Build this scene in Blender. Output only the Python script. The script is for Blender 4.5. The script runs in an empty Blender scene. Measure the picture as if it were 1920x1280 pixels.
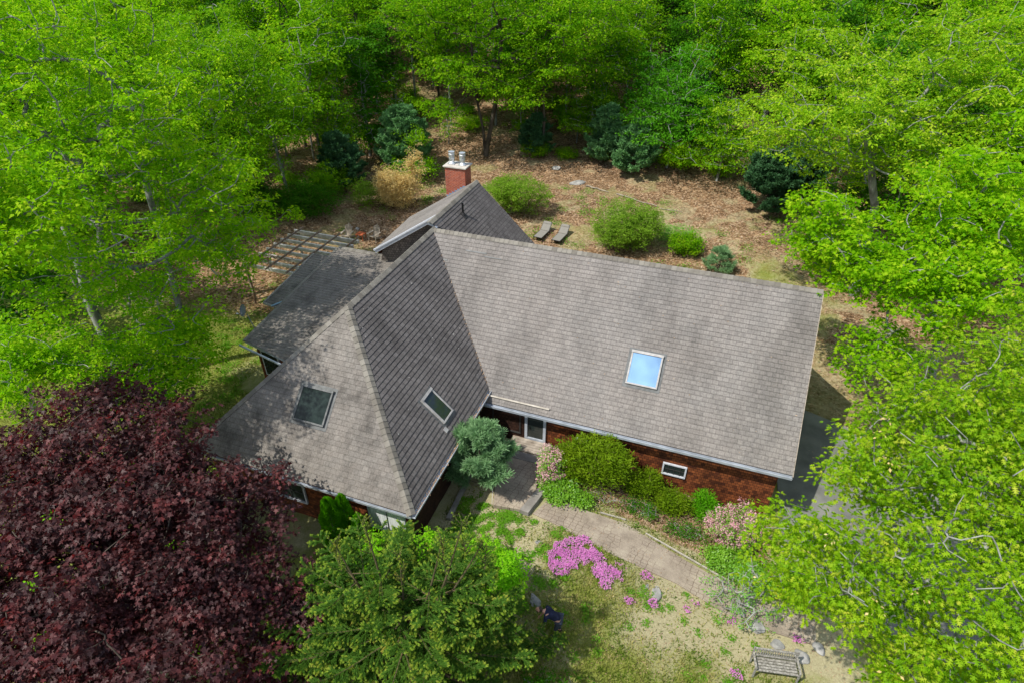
import bpy, math, random
import numpy as np
from mathutils import Vector, Matrix
SC = bpy.context.scene
rng = np.random.default_rng(7)
random.seed(7)
# ------------------------------------------------------------------ camera, world, sun, exposure
CAM = np.array([13.23, -25.05, 12.87]); YAW = math.radians(19.79); PITCH = math.radians(35.11)
cd = bpy.data.cameras.new('camera'); cam = bpy.data.objects.new('camera', cd); SC.collection.objects.link(cam)
cam.location = CAM; cam.rotation_euler = (math.radians(90) - PITCH, 0, YAW)
cd.sensor_width = 36; cd.lens = 36 * 1142 / 1920; cd.clip_end = 600; cd.clip_start = 0.2
SC.camera = cam
SC.view_settings.view_transform = 'Standard'; SC.view_settings.look = 'None'
SC.view_settings.exposure = 0.42; SC.view_settings.gamma = 1.0
SDIR = Vector((0.46, 0.50, -1.0)).normalized()
TO = -SDIR
W = bpy.data.worlds.new('World'); SC.world = W; W.use_nodes = True
nt = W.node_tree; nt.nodes.clear()
sky = nt.nodes.new('ShaderNodeTexSky'); sky.sky_type = 'NISHITA'; sky.sun_disc = False
sky.sun_elevation = math.asin(TO.z); sky.sun_rotation = math.atan2(TO.x, TO.y)
sky.air_density = 1.0; sky.dust_density = 1.0
tc = nt.nodes.new('ShaderNodeTexCoord'); nz = nt.nodes.new('ShaderNodeTexNoise'); nz.inputs['Scale'].default_value = 4.5
nz.inputs['Detail'].default_value = 7; nz.inputs['Roughness'].default_value = .6
cr = nt.nodes.new('ShaderNodeValToRGB'); cr.color_ramp.elements[0].position = .5; cr.color_ramp.elements[1].position = .62
mx = nt.nodes.new('ShaderNodeMixRGB'); mx.inputs['Color2'].default_value = (9.5, 9.9, 10.6, 1)
bg = nt.nodes.new('ShaderNodeBackground'); bg.inputs['Strength'].default_value = 0.125
wo = nt.nodes.new('ShaderNodeOutputWorld')
L = nt.links.new
L(tc.outputs['Generated'], nz.inputs['Vector']); L(nz.outputs['Fac'], cr.inputs['Fac']); L(cr.outputs['Color'], mx.inputs['Fac'])
L(sky.outputs['Color'], mx.inputs['Color1']); L(mx.outputs['Color'], bg.inputs['Color']); L(bg.outputs['Background'], wo.inputs['Surface'])
sd = bpy.data.lights.new('sun', 'SUN'); sun = bpy.data.objects.new('sun', sd); SC.collection.objects.link(sun)
sd.energy = 4.1; sd.angle = math.radians(0.55); sd.color = (1.0, 0.95, 0.86)
sun.rotation_euler = SDIR.to_track_quat('-Z', 'Y').to_euler(); sun.location = (0, 0, 40)
SC.cycles.use_denoising = True
SC.cycles.max_bounces = 7; SC.cycles.transmission_bounces = 5; SC.cycles.diffuse_bounces = 3

# ------------------------------------------------------------------ materials
def mat(name):
    m = bpy.data.materials.new(name); m.use_nodes = True
    n = m.node_tree; b = n.nodes['Principled BSDF']
    return m, n, b, n.nodes.new, n.links.new
def ramp(n, cols, pos=None, interp='LINEAR'):
    r = n.nodes.new('ShaderNodeValToRGB'); e = r.color_ramp; e.interpolation = interp
    pos = pos or [i / (len(cols) - 1) for i in range(len(cols))]
    while len(e.elements) < len(cols): e.elements.new(0.5)
    for i, (c, p) in enumerate(zip(cols, pos)):
        e.elements[i].position = p; e.elements[i].color = (*c, 1)
    return r
def leaf_mat(name, cols, trans=0.35, rough=.45, tint=(1.25, 1.35, .6), spec=.07, big=.25):
    m, n, b, N, K = mat(name)
    g = N('ShaderNodeNewGeometry'); t = N('ShaderNodeTexCoord'); no = N('ShaderNodeTexNoise'); no.inputs['Scale'].default_value = 1.5
    no.inputs['Detail'].default_value = 2
    K(t.outputs['Object'], no.inputs['Vector'])
    ma = N('ShaderNodeMath'); ma.operation = 'MULTIPLY_ADD'; ma.inputs[1].default_value = 3.2 * max(big, .35); ma.inputs[2].default_value = .35 - 1.6 * max(big, .35)
    ad = N('ShaderNodeMath'); ad.operation = 'ADD'; ad.use_clamp = True
    K(no.outputs['Fac'], ma.inputs[0]); rp = N('ShaderNodeMath'); rp.operation = 'MULTIPLY'; rp.inputs[1].default_value = .38; K(g.outputs['Random Per Island'], rp.inputs[0]); K(ma.outputs[0], ad.inputs[0]); K(rp.outputs[0], ad.inputs[1])
    r = ramp(n, cols); K(ad.outputs[0], r.inputs['Fac']); K(r.outputs['Color'], b.inputs['Base Color'])
    b.inputs['Roughness'].default_value = rough; b.inputs['Specular IOR Level'].default_value = spec
    tr = N('ShaderNodeBsdfTranslucent'); mu = N('ShaderNodeMixRGB'); mu.blend_type = 'MULTIPLY'; mu.inputs['Fac'].default_value = 1
    mu.inputs['Color2'].default_value = (*tint, 1); K(r.outputs['Color'], mu.inputs['Color1']); K(mu.outputs['Color'], tr.inputs['Color'])
    ms = N('ShaderNodeMixShader'); ms.inputs['Fac'].default_value = trans
    K(b.outputs['BSDF'], ms.inputs[1]); K(tr.outputs['BSDF'], ms.inputs[2]); K(ms.outputs['Shader'], n.nodes['Material Output'].inputs['Surface'])
    return m
def rough_mat(name, c1, c2, scale=6, rough=.8, bump=.0, bscale=40, metal=0, spec=.3, detail=5, stretch=(1, 1, 1), island=False):
    m, n, b, N, K = mat(name)
    t = N('ShaderNodeTexCoord'); mp = N('ShaderNodeMapping'); mp.inputs['Scale'].default_value = stretch
    no = N('ShaderNodeTexNoise'); no.inputs['Scale'].default_value = scale; no.inputs['Detail'].default_value = detail
    K(t.outputs['Object'], mp.inputs['Vector']); K(mp.outputs['Vector'], no.inputs['Vector'])
    r = ramp(n, [c1, c2], [.32, .68])
    if island:
        g = N('ShaderNodeNewGeometry'); mm = N('ShaderNodeMath'); mm.operation = 'MULTIPLY_ADD'; mm.inputs[1].default_value = .5; mm.inputs[2].default_value = -.25
        ad = N('ShaderNodeMath'); ad.operation = 'ADD'; K(g.outputs['Random Per Island'], mm.inputs[0]); K(mm.outputs[0], ad.inputs[0]); K(no.outputs['Fac'], ad.inputs[1]); K(ad.outputs[0], r.inputs['Fac'])
    else: K(no.outputs['Fac'], r.inputs['Fac'])
    K(r.outputs['Color'], b.inputs['Base Color'])
    b.inputs['Roughness'].default_value = rough; b.inputs['Metallic'].default_value = metal; b.inputs['Specular IOR Level'].default_value = spec
    if bump:
        n2 = N('ShaderNodeTexNoise'); n2.inputs['Scale'].default_value = bscale; n2.inputs['Detail'].default_value = 6
        K(mp.outputs['Vector'], n2.inputs['Vector'])
        bp = N('ShaderNodeBump'); bp.inputs['Strength'].default_value = bump; bp.inputs['Distance'].default_value = .02
        K(n2.outputs['Fac'], bp.inputs['Height']); K(bp.outputs['Normal'], b.inputs['Normal'])
    return m
def shingle_mat(name, ca, cb, mort, bw, rh, stain=(.55, 1.15), mortw=.006, rough=.9, warm=None, nscale=.35, off=.5, bump=.4, streak=True):
    m, n, b, N, K = mat(name)
    uv = N('ShaderNodeUVMap'); uv.uv_map = 'UVMap'
    # small wobble so the courses are not ruled lines
    wn = N('ShaderNodeTexNoise'); wn.inputs['Scale'].default_value = 3.0; K(uv.outputs['UV'], wn.inputs['Vector'])
    vs = N('ShaderNodeVectorMath'); vs.operation = 'MULTIPLY_ADD'; vs.inputs[1].default_value = (.03, .014, 0); K(wn.outputs['Color'], vs.inputs[0]); K(uv.outputs['UV'], vs.inputs[2])
    def brick(w, c1, c2, mo, mw, offv):
        br = N('ShaderNodeTexBrick'); br.offset = offv; br.inputs['Scale'].default_value = 1
        br.inputs['Brick Width'].default_value = w; br.inputs['Row Height'].default_value = rh
        br.inputs['Mortar Size'].default_value = mw; br.inputs['Mortar Smooth'].default_value = .3; br.inputs['Bias'].default_value = 0
        br.inputs['Color1'].default_value = (*c1, 1); br.inputs['Color2'].default_value = (*c2, 1); br.inputs['Mortar'].default_value = (*mo, 1)
        K(vs.outputs[0], br.inputs['Vector']); return br
    b1 = brick(bw, ca, cb, mort, mortw, off)
    b2 = brick(bw * .613, (.9, .9, .9), (1.09, 1.08, 1.07), (1, 1, 1), 0, .37)
    mu = N('ShaderNodeMixRGB'); mu.blend_type = 'MULTIPLY'; mu.inputs['Fac'].default_value = 1
    K(b1.outputs['Color'], mu.inputs['Color1']); K(b2.outputs['Color'], mu.inputs['Color2'])
    no = N('ShaderNodeTexNoise'); no.inputs['Scale'].default_value = nscale; no.inputs['Detail'].default_value = 6; no.inputs['Roughness'].default_value = .6
    mp = N('ShaderNodeMapping'); mp.inputs['Scale'].default_value = (1.3, .55 if streak else 1, 1); K(uv.outputs['UV'], mp.inputs['Vector']); K(mp.outputs['Vector'], no.inputs['Vector'])
    r = ramp(n, [(stain[0],) * 3, (1, 1, 1), (stain[1],) * 3], [.3, .5, .7]); K(no.outputs['Fac'], r.inputs['Fac'])
    m2 = N('ShaderNodeMixRGB'); m2.blend_type = 'MULTIPLY'; m2.inputs['Fac'].default_value = 1; K(mu.outputs['Color'], m2.inputs['Color1']); K(r.outputs['Color'], m2.inputs['Color2'])
    fn = N('ShaderNodeTexNoise'); fn.inputs['Scale'].default_value = 14; fn.inputs['Detail'].default_value = 8; fn.inputs['Roughness'].default_value = .75; K(uv.outputs['UV'], fn.inputs['Vector'])
    r3 = ramp(n, [(.74,) * 3, (1.24,) * 3], [.36, .64]); K(fn.outputs['Fac'], r3.inputs['Fac'])
    m3 = N('ShaderNodeMixRGB'); m3.blend_type = 'MULTIPLY'; m3.inputs['Fac'].default_value = 1; K(m2.outputs['Color'], m3.inputs['Color1']); K(r3.outputs['Color'], m3.inputs['Color2'])
    last = m3
    if warm:
        wn2 = N('ShaderNodeTexNoise'); wn2.inputs['Scale'].default_value = .22; K(uv.outputs['UV'], wn2.inputs['Vector'])
        rw = ramp(n, [warm, (1, 1, 1)], [.42, .6]); K(wn2.outputs['Fac'], rw.inputs['Fac'])
        m4 = N('ShaderNodeMixRGB'); m4.blend_type = 'MULTIPLY'; m4.inputs['Fac'].default_value = 1; K(last.outputs['Color'], m4.inputs['Color1']); K(rw.outputs['Color'], m4.inputs['Color2']); last = m4
    K(last.outputs['Color'], b.inputs['Base Color']); b.inputs['Roughness'].default_value = rough; b.inputs['Specular IOR Level'].default_value = .2
    bp = N('ShaderNodeBump'); bp.inputs['Strength'].default_value = bump; bp.inputs['Distance'].default_value = .01
    K(m3.outputs['Color'], bp.inputs['Height']); K(bp.outputs['Normal'], b.inputs['Normal'])
    return m
def plain(name, c, rough=.5, metal=0, spec=.4):
    return rough_mat(name, tuple(v * .82 for v in c), tuple(min(1, v * 1.12) for v in c), 9, rough, .08, 60, metal, spec)
M = {}
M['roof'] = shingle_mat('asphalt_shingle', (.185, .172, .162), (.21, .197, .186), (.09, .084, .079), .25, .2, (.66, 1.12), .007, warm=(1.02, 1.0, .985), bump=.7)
M['roof_shade'] = shingle_mat('shade_darkened_shingle', (.097, .089, .086), (.128, .119, .116), (.035, .032, .031), .27, .2, (.72, 1.2), .008, nscale=.5, bump=.6)  # roof shingle darkened: weak grazing light on the east slopes put into the colour
M['roof_moss'] = shingle_mat('weathered_shingle', (.168, .152, .136), (.19, .175, .158), (.085, .078, .07), .25, .2, (.5, 1.15), .005, nscale=.8, streak=False, bump=.7)
M['ridge'] = rough_mat('ridge_cap_shingle', (.14, .128, .108), (.215, .2, .172), 3, .9, .3, 60, island=True)
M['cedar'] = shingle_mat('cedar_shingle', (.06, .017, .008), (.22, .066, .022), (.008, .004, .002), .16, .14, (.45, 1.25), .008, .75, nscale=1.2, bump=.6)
M['cedar_shade'] = shingle_mat('shade_darkened_cedar', (.022, .01, .007), (.05, .022, .014), (.005, .003, .002), .16, .14, (.6, 1.2), .008, .8, nscale=1.2)  # cedar darkened to paint in the deep shade beside the wing
M['cedar_grey'] = shingle_mat('grey_cedar_shingle', (.12, .1, .09), (.2, .17, .15), (.02, .018, .016), .15, .14, (.7, 1.2), .01, .8, nscale=1.2)
M['brick'] = shingle_mat('red_brick', (.26, .04, .016), (.38, .075, .03), (.3, .24, .2), .21, .075, (.75, 1.15), .009, .85, nscale=2)
M['trim'] = plain('white_trim', (.5, .52, .57), .45)
M['gutter'] = rough_mat('painted_gutter', (.3, .33, .37), (.46, .5, .56), 2.5, .4, .1)
M['dark'] = plain('dark_paint', (.03, .028, .027), .6)
M['frame'] = rough_mat('skylight_aluminium', (.07, .075, .075), (.13, .135, .135), 5, .55, .1, metal=.1)
M['frame_white'] = rough_mat('skylight_pale_frame', (.27, .26, .25), (.4, .39, .38), 5, .5, .1)
M['galv'] = rough_mat('galvanised_steel', (.5, .52, .54), (.78, .8, .82), 7, .32, .1, metal=.75)
M['conc'] = rough_mat('concrete', (.15, .138, .12), (.27, .25, .225), 2.2, .9, .5, 30)
M['cap'] = rough_mat('chimney_crown_concrete', (.36, .33, .29), (.52, .49, .44), 3, .9, .3)
M['blue'] = plain('blue_flashing', (.22, .33, .48), .4, .3)
M['wood'] = rough_mat('weathered_grey_wood', (.2, .165, .13), (.4, .35, .29), 3, .85, .4, 30, stretch=(1, 1, 4))
M['wood_pale'] = rough_mat('pale_weathered_wood', (.32, .29, .24), (.5, .46, .4), 4, .85, .3)
M['wood_board'] = rough_mat('silvered_pergola_board', (.42, .39, .34), (.64, .6, .54), 4, .85, .3)
M['wood_white'] = rough_mat('peeling_white_wood', (.12, .11, .095), (.36, .345, .31), 14, .8, .3)
M['wood_brown'] = rough_mat('brown_wood', (.16, .115, .085), (.3, .23, .175), 5, .8, .3)
M['red_wood'] = rough_mat('red_stained_wood', (.32, .07, .025), (.45, .12, .05), 5, .7, .2)
M['sling'] = rough_mat('grey_sling_fabric', (.17, .16, .14), (.24, .23, .205), 30, .8, .2)
M['terra'] = plain('terracotta', (.5, .18, .09), .7)
M['black'] = plain('black_metal', (.015, .015, .016), .4, .3)
M['dish'] = plain('grey_dish_paint', (.14, .16, .19), .4)
M['bark'] = rough_mat('grey_lichen_bark', (.13, .125, .11), (.36, .37, .34), 3.5, .9, .9, 12, stretch=(1, 1, .4))
M['bark_pale'] = rough_mat('pale_grey_bark', (.09, .09, .08), (.3, .31, .28), 3.5, .9, .9, 12, stretch=(1, 1, .4))
M['bark_dark'] = rough_mat('dark_brown_bark', (.035, .027, .02), (.11, .09, .07), 3, .95, .9, 12, stretch=(1, 1, .35))
M['twig'] = rough_mat('brown_twig', (.13, .08, .045), (.26, .17, .1), 5, .9, .3)
M['rock'] = rough_mat('grey_stone', (.17, .17, .165), (.36, .35, .33), 3, .9, .7, 14)
M['navy'] = rough_mat('navy_cloth', (.008, .011, .03), (.015, .02, .05), 9, .9, .3, 30)
M['jeans'] = rough_mat('dark_denim', (.03, .035, .05), (.05, .06, .08), 20, .9, .2)
M['skin'] = rough_mat('skin', (.42, .22, .14), (.5, .27, .18), 8, .5, .05, spec=.4)
M['hair'] = rough_mat('brown_hair', (.02, .014, .01), (.05, .035, .025), 30, .6, .4, 60, stretch=(6, 6, 1))
m, n, b, N, K = mat('skylight_glass')
b.inputs['Base Color'].default_value = (.02, .028, .026, 1); b.inputs['Roughness'].default_value = .03; b.inputs['Specular IOR Level'].default_value = .6; b.inputs['IOR'].default_value = 1.5
t = N('ShaderNodeTexCoord'); no = N('ShaderNodeTexNoise'); no.inputs['Scale'].default_value = 1.3; bp = N('ShaderNodeBump'); bp.inputs['Strength'].default_value = .03; bp.inputs['Distance'].default_value = .05
K(t.outputs['Object'], no.inputs['Vector']); K(no.outputs['Fac'], bp.inputs['Height']); K(bp.outputs['Normal'], b.inputs['Normal'])
M['glass'] = m
M['glass_tree_tint'] = rough_mat('tree_reflection_tinted_glass', (.006, .012, .01), (.02, .032, .028), 5, .1, .05, spec=.2)  # dark green mottling painted in place of reflected trees
m, n, b, N, K = mat('sky_reflection_tinted_glass')
b.inputs['Base Color'].default_value = (.3, .5, .72, 1); b.inputs['Roughness'].default_value = .03; b.inputs['Metallic'].default_value = .85  # blue of the reflected sky is put into the base colour
M['glass_sky'] = m
M['curtain'] = rough_mat('white_curtain', (.5, .52, .55), (.82, .84, .86), 4, .5, .2, stretch=(6, 6, .5))
# leaves (real leaf colours; variation from leaf to leaf)
M['oak'] = leaf_mat('oak_leaf', [(.075, .2, .004), (.17, .36, .006), (.3, .48, .01), (.54, .58, .06)], .5, .5, spec=.12, big=.5)
M['maple'] = leaf_mat('green_maple_leaf', [(.065, .21, .003), (.14, .35, .004), (.26, .48, .006), (.48, .6, .03)], .52, .6, big=.5, spec=.04)
M['forest'] = leaf_mat('spring_leaf', [(.045, .165, .003), (.1, .275, .004), (.185, .38, .006), (.34, .47, .018)], .5, .6, big=.5, spec=.04)
M['forest_deep'] = leaf_mat('deep_green_leaf', [(.022, .1, .003), (.05, .18, .005), (.095, .27, .008)], .44, .5)
M['beech'] = leaf_mat('beech_leaf', [(.05, .22, .006), (.09, .31, .01), (.16, .41, .02)], .48, .5)
M['red'] = leaf_mat('purple_maple_leaf', [(.026, .014, .015), (.046, .018, .019), (.076, .025, .026), (.15, .034, .034)], .3, .5, (2.0, .5, .45), .26, big=.6)
M['spruce'] = leaf_mat('spruce_needle', [(.035, .1, .012), (.065, .155, .018), (.11, .22, .028)], .25, .5, big=.4)
M['spruce_tip'] = leaf_mat('spruce_new_growth', [(.15, .29, .025), (.24, .39, .04), (.36, .46, .06), (.56, .36, .1)], .42, .5, big=.2)
M['pine'] = leaf_mat('blue_green_pine_needle', [(.11, .22, .1), (.2, .35, .16), (.3, .47, .24)], .35, .5, (1, 1.2, .9))
M['pine_green'] = leaf_mat('green_pine_needle', [(.075, .19, .07), (.13, .29, .105), (.21, .39, .15)], .28, .5, (1, 1.2, .8))
M['pine_dark'] = leaf_mat('dark_pine_needle', [(.025, .08, .03), (.05, .13, .05), (.08, .18, .075)], .2, .5, (1, 1.2, .9))
M['arbor'] = leaf_mat('arborvitae_spray', [(.055, .22, .004), (.1, .33, .006), (.16, .43, .01)], .35, .5)
M['yew'] = leaf_mat('yew_needle', [(.07, .14, .004), (.125, .22, .006), (.21, .31, .012)], .28, .5, big=.5)
M['lime'] = leaf_mat('lime_leaf', [(.12, .36, .008), (.2, .5, .01), (.32, .6, .015)], .45, .45)
M['rhodo'] = leaf_mat('glossy_shrub_leaf', [(.07, .2, .01), (.14, .32, .015), (.26, .44, .05)], .3, .35, spec=.35)
M['sage'] = leaf_mat('fine_shrub_leaf', [(.09, .19, .015), (.16, .3, .02), (.24, .38, .035)], .4, .5)
M['mint'] = leaf_mat('pale_green_leaf', [(.12, .3, .04), (.19, .42, .07), (.27, .5, .11)], .45, .5)
M['gold'] = leaf_mat('dry_gold_leaf', [(.52, .37, .12), (.68, .53, .22), (.8, .68, .35)], .35, .6, (1.1, 1, .7))
M['pink'] = leaf_mat('pale_pink_petal', [(.5, .22, .25), (.66, .37, .4), (.78, .56, .56)], .3, .6, (1, .85, .85))
M['phlox'] = leaf_mat('magenta_petal', [(.5, .13, .42), (.62, .22, .52), (.72, .36, .62)], .25, .6, (1, .7, 1))
M['grass'] = leaf_mat('grass_blade', [(.1, .17, .015), (.19, .25, .035), (.3, .31, .08), (.42, .37, .15)], .35, .6, (1, 1.1, .6), big=.9)
M['weed'] = leaf_mat('weed_leaf', [(.07, .2, .01), (.12, .3, .015), (.18, .36, .03)], .35, .5)
M['litter'] = leaf_mat('fallen_leaf', [(.11, .065, .033), (.24, .15, .082), (.38, .26, .16), (.52, .41, .29)], .05, .8, (1, .8, .6), .5)
M['petal'] = plain('white_petal', (.7, .7, .66), .7)
# ------------------------------------------------------------------ mesh helpers
def link(o): SC.collection.objects.link(o); return o
def np_mesh(name, V, F, mats, midx=None, smooth=False, uvs=None):
    """V (n,3); F list/array of faces all of the same size, or list of arrays"""
    me = bpy.data.meshes.new(name)
    Fs = F if isinstance(F, list) else [F]
    Fs = [np.asarray(f, dtype=np.int32) for f in Fs if len(f)]
    loops = np.concatenate([f.ravel() for f in Fs]); cnt = np.concatenate([np.full(len(f), f.shape[1]) for f in Fs])
    start = np.concatenate([[0], np.cumsum(cnt)[:-1]])
    me.vertices.add(len(V)); me.vertices.foreach_set('co', np.asarray(V, dtype=np.float32).ravel())
    me.loops.add(len(loops)); me.loops.foreach_set('vertex_index', loops.astype(np.int32))
    me.polygons.add(len(cnt)); me.polygons.foreach_set('loop_start', start.astype(np.int32)); me.polygons.foreach_set('loop_total', cnt.astype(np.int32))
    if midx is not None: me.polygons.foreach_set('material_index', np.asarray(midx, dtype=np.int32))
    if smooth: me.polygons.foreach_set('use_smooth', np.ones(len(cnt), dtype=bool))
    for m_ in mats: me.materials.append(M[m_])
    me.update(calc_edges=True); me.validate()
    return me
def tag(o, label=None, cat=None, group=None, kind=None):
    if label: o['label'] = label
    if cat: o['category'] = cat
    if group: o['group'] = group
    if kind: o['kind'] = kind
    return o
def empty(name, loc, label, cat, group=None, rz=0):
    o = link(bpy.data.objects.new(name, None)); o.location = loc; o.rotation_euler = (0, 0, rz); o.empty_display_size = .2
    return tag(o, label, cat, group)
def put(name, me, parent=None, loc=None):
    o = link(bpy.data.objects.new(name, me))
    if parent is not None: o.parent = parent
    if loc is not None: o.location = loc
    return o
class MB:
    """collects polygons; build() makes one mesh object with metric UVs"""
    def __init__(s): s.v = []; s.f = []; s.m = []
    def poly(s, pts, m=0):
        b = len(s.v); s.v += [tuple(p) for p in pts]; s.f.append(list(range(b, b + len(pts)))); s.m.append(m)
    def hull(s, pts, faces, m=0):
        b = len(s.v); s.v += [tuple(p) for p in pts]
        for f in faces: s.f.append([b + i for i in f]); s.m.append(m)
    def box(s, c, d, X=(1, 0, 0), Y=(0, 1, 0), Z=(0, 0, 1), m=0):
        c = Vector(c); X = Vector(X).normalized() * d[0] / 2; Y = Vector(Y).normalized() * d[1] / 2; Z = Vector(Z).normalized() * d[2] / 2
        p = [c + X * i + Y * j + Z * k for k in (-1, 1) for j in (-1, 1) for i in (-1, 1)]
        s.hull(p, [(0, 2, 3, 1), (4, 5, 7, 6), (0, 1, 5, 4), (2, 6, 7, 3), (0, 4, 6, 2), (1, 3, 7, 5)], m)
    def bar(s, a, b, w, h, up=(0, 0, 1), m=0):
        a = Vector(a); b = Vector(b); X = (b - a); Y = Vector(up).cross(X).normalized(); Z = X.cross(Y).normalized()
        s.box((a + b) / 2, (X.length, w, h), X, Y, Z, m)
    def prism(s, poly, z0, z1, m=0):
        n = len(poly); p = [(x, y, z0) for x, y in poly] + [(x, y, z1) for x, y in poly]
        s.hull(p, [tuple(range(n))[::-1], tuple(range(n, 2 * n))] + [(i, (i + 1) % n, n + (i + 1) % n, n + i) for i in range(n)], m)
    def tube(s, a, b, r0, r1=None, n=10, m=0, caps=True):
        a = Vector(a); b = Vector(b); r1 = r0 if r1 is None else r1; D = (b - a).normalized(); X = D.orthogonal().normalized(); Y = D.cross(X)
        p = []
        for q, r in ((a, r0), (b, r1)):
            for i in range(n): t_ = 2 * math.pi * i / n; p.append(q + X * math.cos(t_) * r + Y * math.sin(t_) * r)
        f = [(i, (i + 1) % n, n + (i + 1) % n, n + i) for i in range(n)]
        if caps: f += [tuple(range(n))[::-1], tuple(range(n, 2 * n))]
        s.hull(p, f, m)
    def lathe(s, base, prof, n=16, m=0, axis=(0, 0, 1)):
        base = Vector(base); D = Vector(axis).normalized(); X = D.orthogonal().normalized(); Y = D.cross(X); p = []
        for r, h in prof:
            for i in range(n): t_ = 2 * math.pi * i / n; p.append(base + D * h + X * math.cos(t_) * r + Y * math.sin(t_) * r)
        k = len(prof); f = [(j * n + i, j * n + (i + 1) % n, (j + 1) * n + (i + 1) % n, (j + 1) * n + i) for j in range(k - 1) for i in range(n)]
        f += [tuple(range(n))[::-1], tuple(range((k - 1) * n, k * n))]
        s.hull(p, f, m)
    def build(s, name, mats, parent=None, bevel=0, smooth=False):
        me = bpy.data.meshes.new(name); me.from_pydata(s.v, [], s.f)
        for q in ([mats] if isinstance(mats, str) else mats): me.materials.append(M[q])
        me.polygons.foreach_set('material_index', s.m)
        uv = me.uv_layers.new(name='UVMap').data
        for p in me.polygons:
            n_ = p.normal
            U = Vector((0, 0, 1)).cross(n_)
            U = Vector((1, 0, 0)) if U.length < 1e-3 else U.normalized()
            Vv = n_.cross(U)
            for li in p.loop_indices:
                co = me.vertices[me.loops[li].vertex_index].co; uv[li].uv = (co.dot(U), co.dot(Vv))
        if smooth: me.polygons.foreach_set('use_smooth', [True] * len(me.polygons))
        o = put(name, me, parent)
        if bevel:
            b_ = o.modifiers.new('bevel', 'BEVEL'); b_.width = bevel; b_.segments = 2; b_.limit_method = 'ANGLE'
        return o
def smooth(t): t = min(1, max(0, t)); return t * t * (3 - 2 * t)
def nsm(t): t = np.clip(t, 0, 1); return t * t * (3 - 2 * t)
# simple 2-D value noise for terrain, masks and scatter
_vn = rng.random((64, 64))
def vnoise(x, y, s=1.0):
    x = np.asarray(x, float) * s; y = np.asarray(y, float) * s
    xi = np.floor(x).astype(int); yi = np.floor(y).astype(int); fx = nsm(x - xi); fy = nsm(y - yi)
    a = _vn[xi % 64, yi % 64]; b_ = _vn[(xi + 1) % 64, yi % 64]; c = _vn[xi % 64, (yi + 1) % 64]; d = _vn[(xi + 1) % 64, (yi + 1) % 64]
    return (a * (1 - fx) + b_ * fx) * (1 - fy) + (c * (1 - fx) + d * fx) * fy
def gz(x, y):
    x = np.asarray(x, float); y = np.asarray(y, float)
    z = -7.4 - 1.0 * nsm((x - 9) / 8) * (1 - nsm((y - 4) / 9))
    z = z + np.where(y > 12, .1 * (y - 12), 0) + np.where(y > 30, .004 * (y - 30) ** 2, 0) * np.where(y > 80, 0, 1) + np.where(y > 80, .004 * 2500 + .4 * (y - 80), 0)
    far = nsm((np.hypot(x - 6, y + 3) - 14) / 10)
    z = z + far * (vnoise(x, y, .12) - .5) * .8 - .02 * np.clip(-8 - y, 0, 30) * (x < 9)
    return z
def G(x, y): return float(gz(x, y))

# ------------------------------------------------------------------ ground
def axis(lo, hi, c0, c1, fine, coarse):
    a = [c0]
    while a[-1] < c1: a.append(a[-1] + fine)
    st = fine
    while a[-1] < hi: st = min(st * 1.15, coarse); a.append(a[-1] + st)
    b_ = [c0]; st = fine
    while b_[-1] > lo: st = min(st * 1.15, coarse); b_.append(b_[-1] - st)
    return np.array(b_[:0:-1] + a)
gx = axis(-140, 130, -14, 28, .25, 4); gy = axis(-60, 220, -22, 34, .25, 4)
GX, GY = np.meshgrid(gx, gy); GZ = gz(GX, GY) + (vnoise(GX, GY, 2.1) - .5) * .05
V = np.stack([GX, GY, GZ], -1).reshape(-1, 3); nx, ny = len(gx), len(gy)
ii = np.arange(ny - 1)[:, None] * nx + np.arange(nx - 1)[None, :]
F = np.stack([ii, ii + 1, ii + nx + 1, ii + nx], -1).reshape(-1, 4)
def masks(x, y):
    """litter 1 = leaf litter, grass 1 = living grass; the rest is dry turf and soil"""
    nz1 = vnoise(x, y, .35) + .5 * vnoise(x, y, .9) + .25 * vnoise(x, y, 2.3)
    nz1 = nz1 / 1.75
    back = nsm((y - 7) / 2.5)
    westy = nsm((-7.5 - x) / 3) * nsm((y + 2) / 3)
    lit = np.clip(np.maximum(back, westy), 0, 1)
    patch = np.exp(-((x - 17) / 4.5) ** 2 - ((y - 12.5) / 4.5) ** 2) + .8 * np.exp(-((x - 9) / 5) ** 2 - ((y - 19) / 3) ** 2) * 1 + np.exp(-((x + 9.5) / 2.6) ** 2 - ((y - 5) / 4) ** 2)
    lit = lit * (1 - np.clip(patch * 1.2 * (nz1 > .42), 0, 1) * .8)
    lit = lit * (1 - .55 * nsm((vnoise(x + 31, y + 7, .55) * .6 + vnoise(x, y, 1.6) * .4 - .5) * 7) * back)
    bed = (y > -7.4 - (x - 9) * .13) & (y < -5) & (x > 8.2) & (x < 18)
    lit = np.where(bed, .85, lit)
    east = (x > 17.6) & (y > 1.5) & (y < 9); lit = np.where(east, .45, lit)
    gr = np.clip((nz1 - .3) * 3.0, 0, 1)
    west = nsm((-4.5 - x) / 2); gr = np.clip(gr + .6 * west, 0, 1)
    return lit, gr * (1 - lit * .9)
lit, gr = masks(GX, GY)
me = np_mesh('ground', V, F, [], smooth=True)
ca = me.color_attributes.new('cover', 'FLOAT_COLOR', 'POINT')
ca.data.foreach_set('color', np.stack([lit, gr, np.zeros_like(lit), np.ones_like(lit)], -1).astype(np.float32).ravel())
m, n, b, N, K = mat('ground_cover')
at = N('ShaderNodeAttribute'); at.attribute_name = 'cover'; sp = N('ShaderNodeSeparateColor'); K(at.outputs['Color'], sp.inputs['Color'])
t = N('ShaderNodeTexCoord')
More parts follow.
